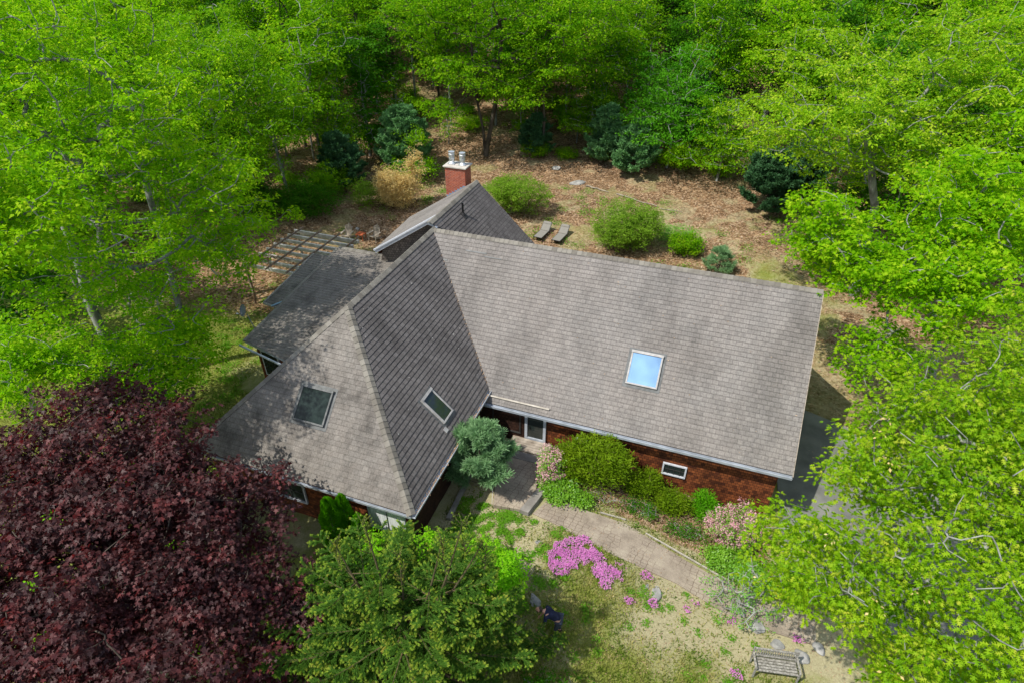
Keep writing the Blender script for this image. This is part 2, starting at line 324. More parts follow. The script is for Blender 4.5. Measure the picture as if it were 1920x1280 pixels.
def noise(scale, det=6, rough=.65):
    q = N('ShaderNodeTexNoise'); q.inputs['Scale'].default_value = scale; q.inputs['Detail'].default_value = det; q.inputs['Roughness'].default_value = rough; K(t.outputs['Object'], q.inputs['Vector']); return q
n1 = noise(16, 10, .85); soil = ramp(n, [(.165, .14, .08), (.34, .305, .18), (.48, .44, .285)], [.3, .5, .7]); K(n1.outputs['Fac'], soil.inputs['Fac'])
n2 = noise(22, 10, .85); grs = ramp(n, [(.07, .1, .012), (.17, .2, .035), (.33, .33, .11)], [.3, .5, .72]); K(n2.outputs['Fac'], grs.inputs['Fac'])
vo = N('ShaderNodeTexVoronoi'); vo.inputs['Scale'].default_value = 9; vo.inputs['Randomness'].default_value = 1; K(t.outputs['Object'], vo.inputs['Vector'])
sv = N('ShaderNodeSeparateColor'); K(vo.outputs['Color'], sv.inputs['Color'])
ltr = ramp(n, [(.1, .06, .032), (.2, .125, .07), (.32, .215, .13), (.41, .32, .22)], [0, .35, .75, 1]); K(sv.outputs['Red'], ltr.inputs['Fac'])
n4 = noise(1.1, 5, .6); lr = ramp(n, [(.6, .55, .5), (1.15, 1.1, 1.05)], [.35, .65]); K(n4.outputs['Fac'], lr.inputs['Fac'])
lm = N('ShaderNodeMixRGB'); lm.blend_type = 'MULTIPLY'; lm.inputs['Fac'].default_value = 1; K(ltr.outputs['Color'], lm.inputs['Color1']); K(lr.outputs['Color'], lm.inputs['Color2'])
def edge(sock, k=1.2):
    a = N('ShaderNodeMath'); a.operation = 'MULTIPLY_ADD'; a.inputs[1].default_value = k; q = noise(3, 6, .7); s_ = N('ShaderNodeMath'); s_.operation = 'MULTIPLY_ADD'; s_.inputs[1].default_value = 1.6; s_.inputs[2].default_value = -.95
    K(q.outputs['Fac'], s_.inputs[0]); K(sock, a.inputs[0]); K(s_.outputs[0], a.inputs[2]); a.use_clamp = True; return a
e1 = edge(sp.outputs['Green']); mA = N('ShaderNodeMixRGB'); K(e1.outputs[0], mA.inputs['Fac']); K(soil.outputs['Color'], mA.inputs['Color1']); K(grs.outputs['Color'], mA.inputs['Color2'])
e2 = edge(sp.outputs['Red'], 1.6); mB = N('ShaderNodeMixRGB'); K(e2.outputs[0], mB.inputs['Fac']); K(mA.outputs['Color'], mB.inputs['Color1']); K(lm.outputs['Color'], mB.inputs['Color2'])
K(mB.outputs['Color'], b.inputs['Base Color']); b.inputs['Roughness'].default_value = .95; b.inputs['Specular IOR Level'].default_value = .1
bp = N('ShaderNodeBump'); bp.inputs['Strength'].default_value = .8; bp.inputs['Distance'].default_value = .04; K(n1.outputs['Fac'], bp.inputs['Height']); K(bp.outputs['Normal'], b.inputs['Normal'])
me.materials.append(m); tag(put('ground', me), kind='structure')

def drape(name, poly, dz, m_, thick=.12, step=.3, fixed=None):
    """flat sheet following the terrain inside a polygon, with skirts"""
    import bmesh
    bm = bmesh.new(); vs = [bm.verts.new((x, y, 0)) for x, y in poly]; bm.faces.new(vs)
    xs = [p[0] for p in poly]; ys = [p[1] for p in poly]
    for ax, lo, hi in ((0, min(xs), max(xs)), (1, min(ys), max(ys))):
        k = lo + step
        while k < hi:
            co = [0, 0, 0]; no = [0, 0, 0]; co[ax] = k; no[ax] = 1
            bmesh.ops.bisect_plane(bm, geom=bm.verts[:] + bm.edges[:] + bm.faces[:], plane_co=co, plane_no=no); k += step
    for v in bm.verts: v.co.z = (G(v.co.x, v.co.y) if fixed is None else fixed) + dz
    ed = [e for e in bm.edges if e.is_boundary]
    ex = bmesh.ops.extrude_edge_only(bm, edges=ed)['geom']
    for v in [q for q in ex if isinstance(q, bmesh.types.BMVert)]: v.co.z -= thick
    bmesh.ops.recalc_face_normals(bm, faces=bm.faces[:])
    me = bpy.data.meshes.new(name); bm.to_mesh(me); bm.free(); me.materials.append(M[m_]); o = put(name, me); return tag(o, kind='structure')
# paving stamped in irregular hexagons
m, n, b, N, K = mat('hexagon_paving')
t = N('ShaderNodeTexCoord'); mp = N('ShaderNodeMapping'); mp.inputs['Scale'].default_value = (3.9, 6.2, 0); mp.inputs['Rotation'].default_value = (0, 0, .12); K(t.outputs['Object'], mp.inputs['Vector'])
vo = N('ShaderNodeTexVoronoi'); vo.feature = 'DISTANCE_TO_EDGE'; vo.inputs['Scale'].default_value = 1; vo.inputs['Randomness'].default_value = .38; K(mp.outputs['Vector'], vo.inputs['Vector'])
ra = ramp(n, [(.42, .36, .3), (1, 1, 1)], [.015, .06]); K(vo.outputs['Distance'], ra.inputs['Fac'])
def noise(scale, det=6, rough=.65):
    q = N('ShaderNodeTexNoise'); q.inputs['Scale'].default_value = scale; q.inputs['Detail'].default_value = det; q.inputs['Roughness'].default_value = rough; K(t.outputs['Object'], q.inputs['Vector']); return q
q1 = noise(1.2, 8, .7); rb = ramp(n, [(.18, .145, .11), (.29, .24, .185), (.38, .33, .25)], [.3, .52, .72]); K(q1.outputs['Fac'], rb.inputs['Fac'])
q2 = noise(.7, 5, .6); rf = ramp(n, [(0, 0, 0), (1, 1, 1)], [.4, .52]); K(q2.outputs['Fac'], rf.inputs['Fac'])
mu = N('ShaderNodeMixRGB'); mu.blend_type = 'MULTIPLY'; K(rf.outputs['Color'], mu.inputs['Fac']); K(rb.outputs['Color'], mu.inputs['Color1']); K(ra.outputs['Color'], mu.inputs['Color2'])
q3 = noise(30, 6, .8); rg = ramp(n, [(.75,) * 3, (1.2,) * 3], [.35, .65]); K(q3.outputs['Fac'], rg.inputs['Fac'])
m2 = N('ShaderNodeMixRGB'); m2.blend_type = 'MULTIPLY'; m2.inputs['Fac'].default_value = 1; K(mu.outputs['Color'], m2.inputs['Color1']); K(rg.outputs['Color'], m2.inputs['Color2'])
K(m2.outputs['Color'], b.inputs['Base Color']); b.inputs['Roughness'].default_value = .9
bp = N('ShaderNodeBump'); bp.inputs['Strength'].default_value = .5; bp.inputs['Distance'].default_value = .02; K(m2.outputs['Color'], bp.inputs['Height']); K(bp.outputs['Normal'], b.inputs['Normal'])
M['paving'] = m
M['asphalt'] = rough_mat('old_asphalt', (.11, .112, .104), (.22, .22, .2), .9, .9, .5, 60, detail=11)
drape('path', [(8.45, -9.25), (8.95, -8.15), (10.5, -8.3), (12.2, -8.2), (14.6, -8.75), (17.2, -9.3), (19.5, -9.2), (19.5, -10.6), (17, -10.6), (14.5, -9.95), (12, -9.85), (10.4, -9.65)], .05, 'paving')
drape('landing', [(6.15, -6.6), (7.75, -6.6), (8.25, -8.15), (7.95, -9.35), (6.8, -9.5), (6.45, -8.3)], .0, 'paving', .2, fixed=-7.22)
drape('driveway', [(18.0, 3.2), (22, 1.9), (27, .8), (44, -2), (44, -12), (30, -11), (22, -9.5), (18.3, -7.2)], .04, 'asphalt', step=.6)

# ------------------------------------------------------------------ house
HOUSE = empty('house', (0, 0, 0), 'cedar shingled house with grey hipped roof, three skylights and brick chimney', 'house')
def clip(poly, v0, sgn):
    out = []
    for i in range(len(poly)):
        a = poly[i]; b_ = poly[(i + 1) % len(poly)]; da = (a[1] - v0) * sgn; db = (b_[1] - v0) * sgn
        if da >= 0: out.append(a)
        if (da >= 0) != (db >= 0):
            t_ = da / (da - db); out.append((a[0] + (b_[0] - a[0]) * t_, a[1] + (b_[1] - a[1]) * t_))
    return out
def slope(pts, name='roof', mats='roof', h=.2, butt=.016, thick=.13, parent=HOUSE, ox=0):
    """courses of shingles on a planar polygon (world points), butts facing down-slope, plus the deck slab"""
    P = [Vector(p) for p in pts]; n_ = Vector((0, 0, 0))
    for i in range(len(P)): n_ += P[i].cross(P[(i + 1) % len(P)])
    n_.normalize()
    if n_.z < 0: n_ = -n_
    U = Vector((0, 0, 1)).cross(n_).normalized(); Vv = n_.cross(U).normalized()
    O = P[0]; uv = [((p - O).dot(U), (p - O).dot(Vv)) for p in P]
    v0 = min(q[1] for q in uv); v1 = max(q[1] for q in uv)
    # align the course grid with the metric UVs used by the shingle texture
    base = O.dot(Vv); k = math.floor((v0 + base) / h)
    mb = MB(); W_ = lambda u, v, t_: O + U * u + Vv * v + n_ * t_
    while k * h - base < v1:
        lo = k * h - base; hi = lo + h
        c = clip(clip(uv, lo, 1), hi, -1); k += 1
        if len(c) < 3: continue
        f = lambda v: .012 + butt * (1 - (v - lo) / h)
        mb.poly([W_(u, v, f(v)) for u, v in c])
        low = [q for q in c if abs(q[1] - lo) < 1e-6]
        if len(low) >= 2:
            a, b_ = min(low), max(low)
            mb.poly([W_(a[0], lo, -.004), W_(b_[0], lo, -.004), W_(b_[0], lo, f(lo)), W_(a[0], lo, f(lo))])
    N_ = len(P)
    top = [p for p in P]; bot = [p - n_ * thick for p in P]
    mb.hull(top + bot, [tuple(range(N_, 2 * N_))] + [(i, (i + 1) % N_, N_ + (i + 1) % N_, N_ + i) for i in range(N_)], 1)
    o = mb.build(name, [mats, 'gutter'], parent)
    return (O, U, Vv, n_)
k_ = 4.77 / 5; R0 = (0, -7.74, 0); J0 = (0, 0, 0)
WM, EM = 5.74, 5.19
vb = 5.0 * 1.0
S_MAIN = slope([(0, 0, 0), (18.0, 0, 0), (18.0, -WM, -EM), (4.4, -WM, -EM), (4.4, -5.28, -4.77)], 'main_roof')
slope([(0, 0, 0), (18.0, 0, 0), (18.0, WM, -EM), (5, WM, -EM), (5.0, 5.2, -4.7)], 'main_roof')
S_EAST = slope([(0, -7.74, 0), (0, 0, 0), (5.0, -5.28, -4.77), (5.0, -12.83, -4.77)], 'wing_roof', 'roof_shade', butt=.026)
S_HIP = slope([(0, -7.74, 0), (5.0, -12.83, -4.77), (-5.0, -12.83, -4.77)], 'wing_roof', 'roof_moss')
slope([(0, -7.74, 0), (-5, -12.83, -4.77), (-5, 3.0, -4.77), (0, 3.0, 0)], 'wing_roof', 'roof_moss')
RB = (-.233, 1.4, .222); RN = (-.233, 6.35, .222)
slope([(-.233, .15, .2), (-.233, 6.35, .222), (4.9, 6.35, -4.67), (4.9, 5.25, -4.67)], 'rear_roof', 'roof_shade', butt=.026)
S_RW = slope([RB, (-4.0, .75, -2.151), (-4.75, 6.15, -2.624), RN], 'rear_roof')
# ridge and hip caps
def caps(runs, name, parent=HOUSE, w=.17):
    mb = MB()
    for A, B, n1, n2 in runs:
        A = Vector(A); B = Vector(B); n1 = Vector(n1).normalized(); n2 = Vector(n2).normalized(); D = (B - A); L_ = D.length; D.normalize()
        s1 = n1.cross(D).normalized(); s2 = D.cross(n2).normalized()
        if s1.z > 0: s1 = -s1
        if s2.z > 0: s2 = -s2
        up = (n1 + n2).normalized(); k = 0; step = .24
        while k * step < L_:
            a = A + D * (k * step); b_ = A + D * min(L_, k * step + step + .05)
            j = random.uniform(-.006, .006); la = .052 + random.uniform(0, .006); lb = .03
            pa = [a + s1 * (w + j) + n1 * la, a + up * (la + .012), a + s2 * (w - j) + n2 * la]
            pb = [b_ + s1 * (w + j) + n1 * lb, b_ + up * (lb + .012), b_ + s2 * (w - j) + n2 * lb]
            pu = [a + s1 * (w + j) + n1 * .0, a + up * .0, a + s2 * (w - j) + n2 * .0]
            pv = [b_ + s1 * (w + j), b_ + s2 * (w - j)]
            mb.hull(pa + pb + pu + pv, [(0, 3, 4, 1), (1, 4, 5, 2), (0, 1, 7, 6), (1, 2, 8, 7), (0, 6, 9, 3), (2, 5, 10, 8)])
            k += 1
    return mb.build(name, 'ridge', parent)
nM = Vector((0, -EM, WM)).normalized(); nE = Vector((k_, 0, 1)).normalized(); nW = Vector((-k_, 0, 1)).normalized(); nH = Vector((0, -4.77 / 5.09, 1)).normalized()
nN = Vector((0, EM, WM)).normalized(); nRW = Vector((-.63, 0, 1)).normalized()
caps([((18.0, 0, 0), (.1, 0, 0), nM, nN)], 'ridge_cap')
caps([((0, 0.2, 0), (0, -7.74, 0), nE, nW)], 'ridge_cap')
caps([(RN, (-.233, .2, .222), nE, nRW)], 'ridge_cap')
caps([((5.0, -12.83, -4.77), (0, -7.74, 0), nE, nH)], 'hip_cap')
caps([((-5.0, -12.83, -4.77), (0, -7.74, 0), nW, nH)], 'hip_cap', w=.15)
# eaves: gutters
def gutter(a, b_, name='gutter', w=.13, m_='gutter'):
    mb = MB(); a = Vector(a); b_ = Vector(b_); D = (b_ - a).normalized(); out = D.cross(Vector((0, 0, 1))).normalized()
    prof = [(0, .0), (0, -.12), (w, -.12), (w + .02, .01), (w + .005, .01), (w - .01, -.10), (.012, -.10), (.012, .0)]
    p = [a + out * x + Vector((0, 0, z)) for x, z in prof] + [b_ + out * x + Vector((0, 0, z)) for x, z in prof]
    k = len(prof); mb.hull(p, [(i, (i + 1) % k, k + (i + 1) % k, k + i) for i in range(k)] + [tuple(range(k))[::-1], tuple(range(k, 2 * k))])
    return mb.build(name, m_, HOUSE)
gutter((4.3, -WM - .01, -EM - .03), (18.0, -WM - .01, -EM - .03))
gutter((5.01, -12.83, -4.8), (5.01, -5.0, -4.8), m_='gutter')
gutter((-5.0, -12.84, -4.8), (5.0, -12.84, -4.8), w=.06)
mb = MB(); mb.bar((18.02, -.02, -.1), (18.02, -WM, -EM - .1), .03, .16, (0, 1, 1)); mb.build('rake_board', 'wood', HOUSE)
mb = MB(); mb.bar((-.25, 1.36, .12), (-4.02, .71, -2.25), .04, .24, (0, 0, 1)); mb.bar((-.25, 1.31, .2), (-4.04, .66, -2.18), .05, .07, (0, 0, 1)); mb.build('rake_board', 'trim', HOUSE)
# debris in the wing gutter
# walls
def wallmesh(polys, m_='cedar', parent=HOUSE, name='wall'):
    mb = MB()
    for a, b_, z0, z1 in polys: mb.prism([(a[0], a[1]), (b_[0], a[1]), (b_[0], b_[1]), (a[0], b_[1])], z0, z1)
    return mb.build(name, m_, parent)
wallmesh([((4.6, -5.38), (17.62, 5.3), -9.2, -5.22)])
wallmesh([((-4.55, -12.42), (4.55, -5.38), -9.0, -4.83)])
wallmesh([((-4.55, -5.38), (4.5, 6.0), -9.0, -4.85)])
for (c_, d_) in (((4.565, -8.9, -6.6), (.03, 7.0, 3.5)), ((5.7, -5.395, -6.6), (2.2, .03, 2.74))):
    mb = MB(); mb.box(c_, d_); mb.build('shade_cladding', 'cedar_shade', HOUSE)  # thin sheets added to carry the painted shade on wing side and entry
# gables (real triangles of wall)
mb = MB(); mb.hull([(17.55, -5.3, -5.22), (17.55, 5.3, -5.22), (17.55, 0, -.25), (17.62, -5.3, -5.22), (17.62, 5.3, -5.22), (17.62, 0, -.25)], [(0, 1, 2), (3, 5, 4), (0, 3, 4, 1), (1, 4, 5, 2), (2, 5, 3, 0)]); mb.build('gable_wall', 'cedar', HOUSE)
mb = MB(); mb.hull([(-.3, 1.75, .02), (-3.75, 1.15, -2.15), (-4.3, 1.15, -4.4), (-.3, 1.75, -1.0), (-.3, 1.85, .02), (-3.75, 1.85, -2.15), (-4.3, 1.85, -4.4), (-.3, 1.85, -1.)], [(0, 1, 2, 3), (4, 7, 6, 5), (0, 4, 5, 1), (1, 5, 6, 2), (2, 6, 7, 3), (3, 7, 4, 0)]); mb.build('gable_wall', 'cedar_grey', HOUSE)
mb = MB(); mb.hull([(-4.4, 1.6, -2.45), (-4.4, 6.0, -2.5), (-4.4, 6.0, -5.0), (-4.4, 1.6, -5.0), (-.2, 6.02, .05), (4.5, 6.02, -4.5), (4.5, 6.02, -5), (-4.4, 6.02, -5.0), (-4.4, 6.02, -2.5)], [(0, 1, 2, 3), (4, 5, 6, 7, 8)]); mb.build('gable_wall', 'cedar', HOUSE)
# skylights
def skylight(fr, cx, cv, w, h, fm='frame', gm='glass', parent=HOUSE, label=None):
    O, U, Vv, n_ = fr
    P = lambda u, v, t_: O + U * u + Vv * v + n_ * t_
    root = MB()
    t_ = .075
    for (u, v, du, dv) in ((cx, cv + h / 2 - t_ / 2, w, t_), (cx, cv - h / 2 + t_ / 2, w, t_), (cx - w / 2 + t_ / 2, cv, t_, h - 2 * t_), (cx + w / 2 - t_ / 2, cv, t_, h - 2 * t_)):
        root.box(P(u, v, .06), (du, dv, .13), U, Vv, n_)
    o = root.build('skylight', fm, parent, bevel=.012)
    if label: o['label'] = label
    g_ = MB(); g_.box(P(cx, cv, .085), (w - 2 * t_, h - 2 * t_, .02), U, Vv, n_); g_.build('pane', gm, o)
    g_ = MB()
    for (u, v, du, dv) in ((cx, cv + h / 2 + .06, w + .24, .12), (cx, cv - h / 2 - .07, w + .24, .14), (cx - w / 2 - .06, cv, .12, h), (cx + w / 2 + .06, cv, .12, h)):
        g_.box(P(u, v, .02), (du, dv, .028), U, Vv, n_)
    g_.build('flashing', 'frame', o)
    # head casing strip
    g_ = MB(); g_.box(P(cx, cv + h / 2 - .03, .14), (w + .02, .11, .03), U, Vv, n_); g_.build('head_casing', fm, o)
    return o
def onf(fr, p): d = Vector(p) - fr[0]; return d.dot(fr[1]), d.dot(fr[2])
u, v = onf(S_MAIN, (11.57, -3.57, -3.23)); skylight(S_MAIN, u, v, 1.36, 1.48, 'frame_white', 'glass_sky', label='skylight with pale frame and glass tinted as reflected sky')
u, v = onf(S_HIP, (-.11, -10.74, -2.81)); skylight(S_HIP, u, v, 1.42, 1.42, 'frame', 'glass_tree_tint', label='skylight on the hip slope with glass darkened as reflected trees')
u, v = onf(S_EAST, (3.88, -8.27, -3.71)); skylight(S_EAST, u, v, .86, 1.36, 'frame_white', 'glass', label='narrow skylight with pale frame on the dark slope')
# patch flashings, pipe, little vents
def slab(fr, u, v, du, dv, m_, name, t_=.03):
    O, U, Vv, n_ = fr; g_ = MB(); g_.box(O + U * u + Vv * v + n_ * t_, (du, dv, .02), U, Vv, n_); return g_.build(name, m_, HOUSE)
u, v = onf(S_MAIN, (2.6, -.62, -.56)); slab(S_MAIN, u, v, 1.1, .07, 'frame', 'flashing_strip')
u, v = onf(S_MAIN, (3.5, -.74, -.66)); slab(S_MAIN, u, v, .9, .05, 'frame', 'flashing_strip')
u, v = onf(S_MAIN, (1.1, -1.1, -1.0)); slab(S_MAIN, u, v, .34, .08, 'frame', 'flashing_strip')
u, v = onf(S_EAST, (4.52, -8.85, -4.31)); slab(S_EAST, u, v, .2, .2, 'frame_white', 'vent_plate', .05)
g_ = MB(); g_.tube((.39, 2.87, -.5), (.39, 2.87, .3), .055, n=12); vp = g_.build('vent_pipe', 'black', HOUSE)
g_ = MB(); O, U, Vv, n_ = S_EAST; q = Vector((.42, 2.87, -.4)); g_.box(q + n_ * .035, (.34, .4, .015), U, Vv, n_); g_.lathe(q + Vector((-.03, 0, .0)), [(.13, 0), (.07, .16)], 12); g_.build('boot', 'dark', vp)
# chimney
CH = (-1.95, 7.0)
g_ = MB(); g_.prism([(-2.25, 6.4), (-.98, 6.4), (-.98, 7.25), (-2.25, 7.25)], -9, .78); ch = g_.build('chimney', 'brick', HOUSE)
g_ = MB(); g_.prism([(-2.34, 6.31), (-.89, 6.31), (-.89, 7.34), (-2.34, 7.34)], .78, .86); g_.build('chimney_crown', 'cap', ch, bevel=.01)
for cx in (-1.98, -1.3):
    g_ = MB(); g_.box((cx, 6.85, .885), (.42, .42, .04)); g_.lathe((cx, 6.85, .9), [(.2, 0), (.12, .1), (.12, .2), (.17, .22), (.17, .34), (.14, .35), (.14, .4), (.185, .41), (.185, .55), (.15, .58), (.15, .62), (.19, .63), (.19, .68), (.02, .71)], 16)
    g_.build('flue_cap', 'galv', ch)
g_ = MB()
for i in range(7):
    x = -2.15 + i * .18; g_.box((x, 6.39, -.98 + i * .113), (.17, .02, .16))
g_.build('stepped_flashing', 'blue', ch)
# windows and doors
def window(x0, x1, z0, z1, y, cols, rows, frame='trim', pane='glass', name='window', facing=-1, fw=.07):
    g_ = MB(); cx = (x0 + x1) / 2; cz = (z0 + z1) / 2; yy = y + facing * .03
    for c, d in (((cx, yy, z1 - fw / 2), (x1 - x0, .09, fw)), ((cx, yy, z0 + fw / 2), (x1 - x0, .11, fw)), ((x0 + fw / 2, yy, cz), (fw, .09, z1 - z0 - 2 * fw)), ((x1 - fw / 2, yy, cz), (fw, .09, z1 - z0 - 2 * fw))): g_.box(c, d)
    o = g_.build(name, frame, HOUSE, bevel=.006)
    g_ = MB(); g_.box((cx, y + facing * .012, cz), (x1 - x0 - 2 * fw, .02, z1 - z0 - 2 * fw)); g_.build('pane', pane, o)
    if cols > 1 or rows > 1:
        g_ = MB()
        for i in range(1, cols): g_.box((x0 + (x1 - x0) * i / cols, yy, cz), (.025, .03, z1 - z0 - 2 * fw))
        for j in range(1, rows): g_.box((cx, yy - .002, z0 + (z1 - z0) * j / rows), (x1 - x0 - 2 * fw, .03, .025))
        g_.build('muntin', 'dark', o)
    return o
window(13.1, 14.12, -7.15, -6.48, -5.38, 4, 2)
window(2.85, 4.45, -6.75, -5.45, -12.42, 2, 1, pane='curtain')
window(-1.5, -.02, -6.6, -5.5, -12.42, 2, 2)
window(9.2, 10.3, -7.0, -6.3, -5.38, 3, 2)
# front door: grey framed storm door, recessed dark entry beside it
g_ = MB()
for c, d in (((6.86, -5.42, -6.2), (.13, .09, 1.9)), ((7.74, -5.42, -6.2), (.13, .09, 1.9)), ((7.3, -5.42, -7.06), (.76, .08, .17)), ((7.3, -5.42, -5.33), (.76, .08, .12))): g_.box(c, d)
dr = g_.build('front_door', 'gutter', HOUSE, bevel=.008)
g_ = MB(); g_.box((7.3, -5.4, -6.18), (.76, .03, 1.6)); g_.build('pane', 'glass', dr)
g_ = MB(); g_.box((6.98, -5.5, -6.25), (.03, .06, .16)); g_.build('handle', 'black', dr)
window(5.2, 6.6, -6.9, -5.5, -5.38, 1, 1, frame='dark')
# stoop and steps
g_ = MB(); g_.prism([(6.2, -5.4), (8.1, -5.4), (8.1, -6.25), (6.2, -6.25)], -7.6, -7.12); st = g_.build('stoop', 'wood_brown', HOUSE, bevel=.01)
g_ = MB()
for i in range(5): g_.box((7.2, -5.5 - .16 * i - .06, -7.095), (1.86, .14, .045))
g_.build('boards', 'wood', st)
o = MB(); o.prism([(6.0, -6.25), (8.2, -6.25), (8.2, -6.7), (6.0, -6.7)], -7.7, -7.17); tag(o.build('door_step', 'conc', None, bevel=.015), 'wide concrete step at the foot of the wooden stoop', 'step')
g_ = MB(); g_.hull([(8.28, -8.05, -7.75), (8.62, -8.1, -7.75), (8.32, -9.42, -7.75), (7.92, -9.4, -7.75), (8.28, -8.05, -7.17), (8.62, -8.1, -7.17), (8.32, -9.42, -7.17), (7.92, -9.4, -7.17)], [(0, 1, 2, 3), (7, 6, 5, 4), (0, 4, 5, 1), (1, 5, 6, 2), (2, 6, 7, 3), (3, 7, 4, 0)])
tag(g_.build('stone_step', 'conc', None, bevel=.015), 'grey stone slab step between the two levels of the front path', 'step')
g_ = MB(); g_.bar((5.2, -7.9, -7.36), (5.3, -10.7, -7.4), .2, .22); tag(g_.build('foundation_kerb', 'conc', None, bevel=.02), 'concrete kerb along the shaded side wall of the front wing', 'kerb')
for i, (a, b_, lab) in enumerate([((11.05, -8.15), (12.1, -8.02), 'short white edging strip on the bed side of the path near the middle'), ((13.0, -8.28), (16.3, -9.0), 'long white edging strip between the path and the pink rhododendron bed'), ((6.1, -7.6), (6.75, -9.5), 'thin pale edging strip along the left side of the upper paved landing')]):
    g_ = MB(); za, zb = (G(*a) + .09, G(*b_) + .09) if i < 2 else (-7.2, -7.2); g_.bar((*a, za - .02), (*b_, zb - .02), .035, .07); tag(g_.build('edging_strip', 'wood_pale', None), lab, 'edging')
# batten lying above the main eave
u, v = onf(S_MAIN, (6.45, -5.5, -4.97)); O, U, Vv, n_ = S_MAIN
g_ = MB(); g_.box(O + U * u + Vv * v + n_ * .075, (3.0, .07, .06), (U + Vv * .0), Vv, n_); tag(g_.build('batten', 'wood_pale', None), 'pale wooden batten lying on the main roof above the front door', 'batten')
# west additions: low pitched roofs
slope([(-7.05, 1.64, -3.0), (-3.2, 1.64, -3.0), (-3.2, -7.6, -4.1), (-7.05, -6.8, -4.0)], 'west_roof', 'roof_moss')
slope([(-8.6, 1.35, -3.5), (-7.1, 1.35, -3.5), (-7.1, -3.6, -4.15), (-8.6, -3.4, -4.13)], 'west_roof', 'roof_moss')
caps([((-7.05, 1.64, -3.0), (-3.1, 1.64, -3.0), Vector((0, -.12, 1)), Vector((0, .12, 1)))], 'ridge_cap')
mb = MB(); mb.bar((-7.06, 1.6, -3.02), (-7.06, -6.8, -4.02), .16, .1); mb.build('rake_cap', 'ridge', HOUSE)
mb = MB(); mb.bar((-8.62, 1.3, -3.52), (-8.62, -3.4, -4.15), .1, .12); mb.bar((-8.6, -3.45, -4.14), (-7.1, -3.65, -4.16), .1, .1); mb.build('fascia', 'wood_white', HOUSE)
mb = MB(); mb.bar((-7.15, -7.06, -4.09), (-4.0, -7.66, -4.2), .07, .08); mb.build('gutter', 'gutter', HOUSE)
wallmesh([((-6.75, -6.5), (-4.7, 1.3), -9, -4.15), ((-8.35, -3.1), (-6.8, 1.1), -9, -4.2)], 'cedar')
mb = MB(); mb.box((-6.0, -6.53, -5.3), (1.0, .08, 1.5)); w_ = mb.build('window', 'trim', HOUSE); mb = MB(); mb.box((-6.0, -6.58, -5.3), (.84, .03, 1.34)); mb.build('pane', 'glass', w_)
mb = MB(); mb.bar((-7.9, -3.7, -4.02), (-7.3, -3.0, -3.9), .12, .04); mb.build('flashing_strip', 'blue', HOUSE)

# ------------------------------------------------------------------ vegetation engine
LEAF = {
 'simple': (np.array([(0, 0, 0), (.28, .45, .05), (0, 1, -.06), (-.28, .45, .05)]), np.array([(0, 1, 2), (0, 2, 3)])),
 'needle': (np.array([(-.06, 0, 0), (.06, 0, 0), (.03, 1, 0), (-.03, 1, 0)]), np.array([(0, 1, 2), (0, 2, 3)])),
 'spray': (np.array([(-.1, 0, 0), (.1, 0, 0), (.22, .5, .03), (0, 1, 0), (-.22, .5, .03)]), np.array([(0, 1, 2), (0, 2, 3), (0, 3, 4)])),
}
def lobed(pts):
    P = [(0, 0, 0)] + [(x, y, z) for x, y, z in pts] + [(-x, y, z) for x, y, z in pts[::-1] if x > 1e-6]
    n_ = len(P); P.append((0, .45, -.03)); c = n_
    return np.array(P), np.array([(c, i, (i + 1) % n_) for i in range(n_)])
LEAF['maple'] = lobed([(.13, .1, .02), (.42, .05, -.04), (.3, .26, .02), (.55, .5, -.06), (.22, .5, .03), (.16, .68, .0), (0, 1, -.1)])
LEAF['oak'] = lobed([(.05, .14, .02), (.3, .28, -.03), (.07, .33, .02), (.36, .56, -.05), (.08, .56, .02), (.26, .84, -.06), (.05, .76, .01), (0, 1.02, -.1)])
LEAF['tri'] = lobed([(.3, .2, .02), (.2, .5, .02), (.1, .7, 0), (0, 1, -.06)])
def norm(a): return a / np.maximum(np.linalg.norm(a, axis=-1, keepdims=True), 1e-9)
def leaves_geo(kind, P, D, Nn, S):
    T, Fc = LEAF[kind]; D = norm(D); X = norm(np.cross(D, Nn)); Z = np.cross(X, D)
    V = P[:, None] + S[:, None, None] * (T[None, :, 0:1] * X[:, None] + T[None, :, 1:2] * D[:, None] + T[None, :, 2:3] * Z[:, None])
    n_ = len(P); k = len(T); Fa = (Fc[None] + (np.arange(n_) * k)[:, None, None]).reshape(-1, 3)
    return V.reshape(-1, 3), Fa
def join_geo(parts):
    """parts: list of (V,F,matindex)"""
    Vs, Fs, Ms = [], [], []; o = 0
    for V_, F_, m_ in parts:
        Vs.append(V_); Fs.append(F_ + o); Ms.append(np.full(len(F_), m_)); o += len(V_)
    return np.concatenate(Vs), Fs, np.concatenate(Ms)
def tubes_geo(A, B, ra, rb, n=6):
    D = norm(B - A); ref = np.where(np.abs(D[:, 2:3]) < .9, np.array([[0, 0, 1.]]), np.array([[1., 0, 0]])); X = norm(np.cross(D, ref)); Y = np.cross(D, X)
    th = np.arange(n) * 2 * math.pi / n; c = np.cos(th)[None, :, None]; s = np.sin(th)[None, :, None]; ring = c * X[:, None] + s * Y[:, None]
    V_ = np.concatenate([A[:, None] + ring * ra[:, None, None], B[:, None] + ring * rb[:, None, None]], 1).reshape(-1, 3)
    i = np.arange(n); q = np.stack([i, (i + 1) % n, n + (i + 1) % n, n + i], -1)
    F_ = (q[None] + (np.arange(len(A)) * 2 * n)[:, None, None]).reshape(-1, 4)
    return V_, F_
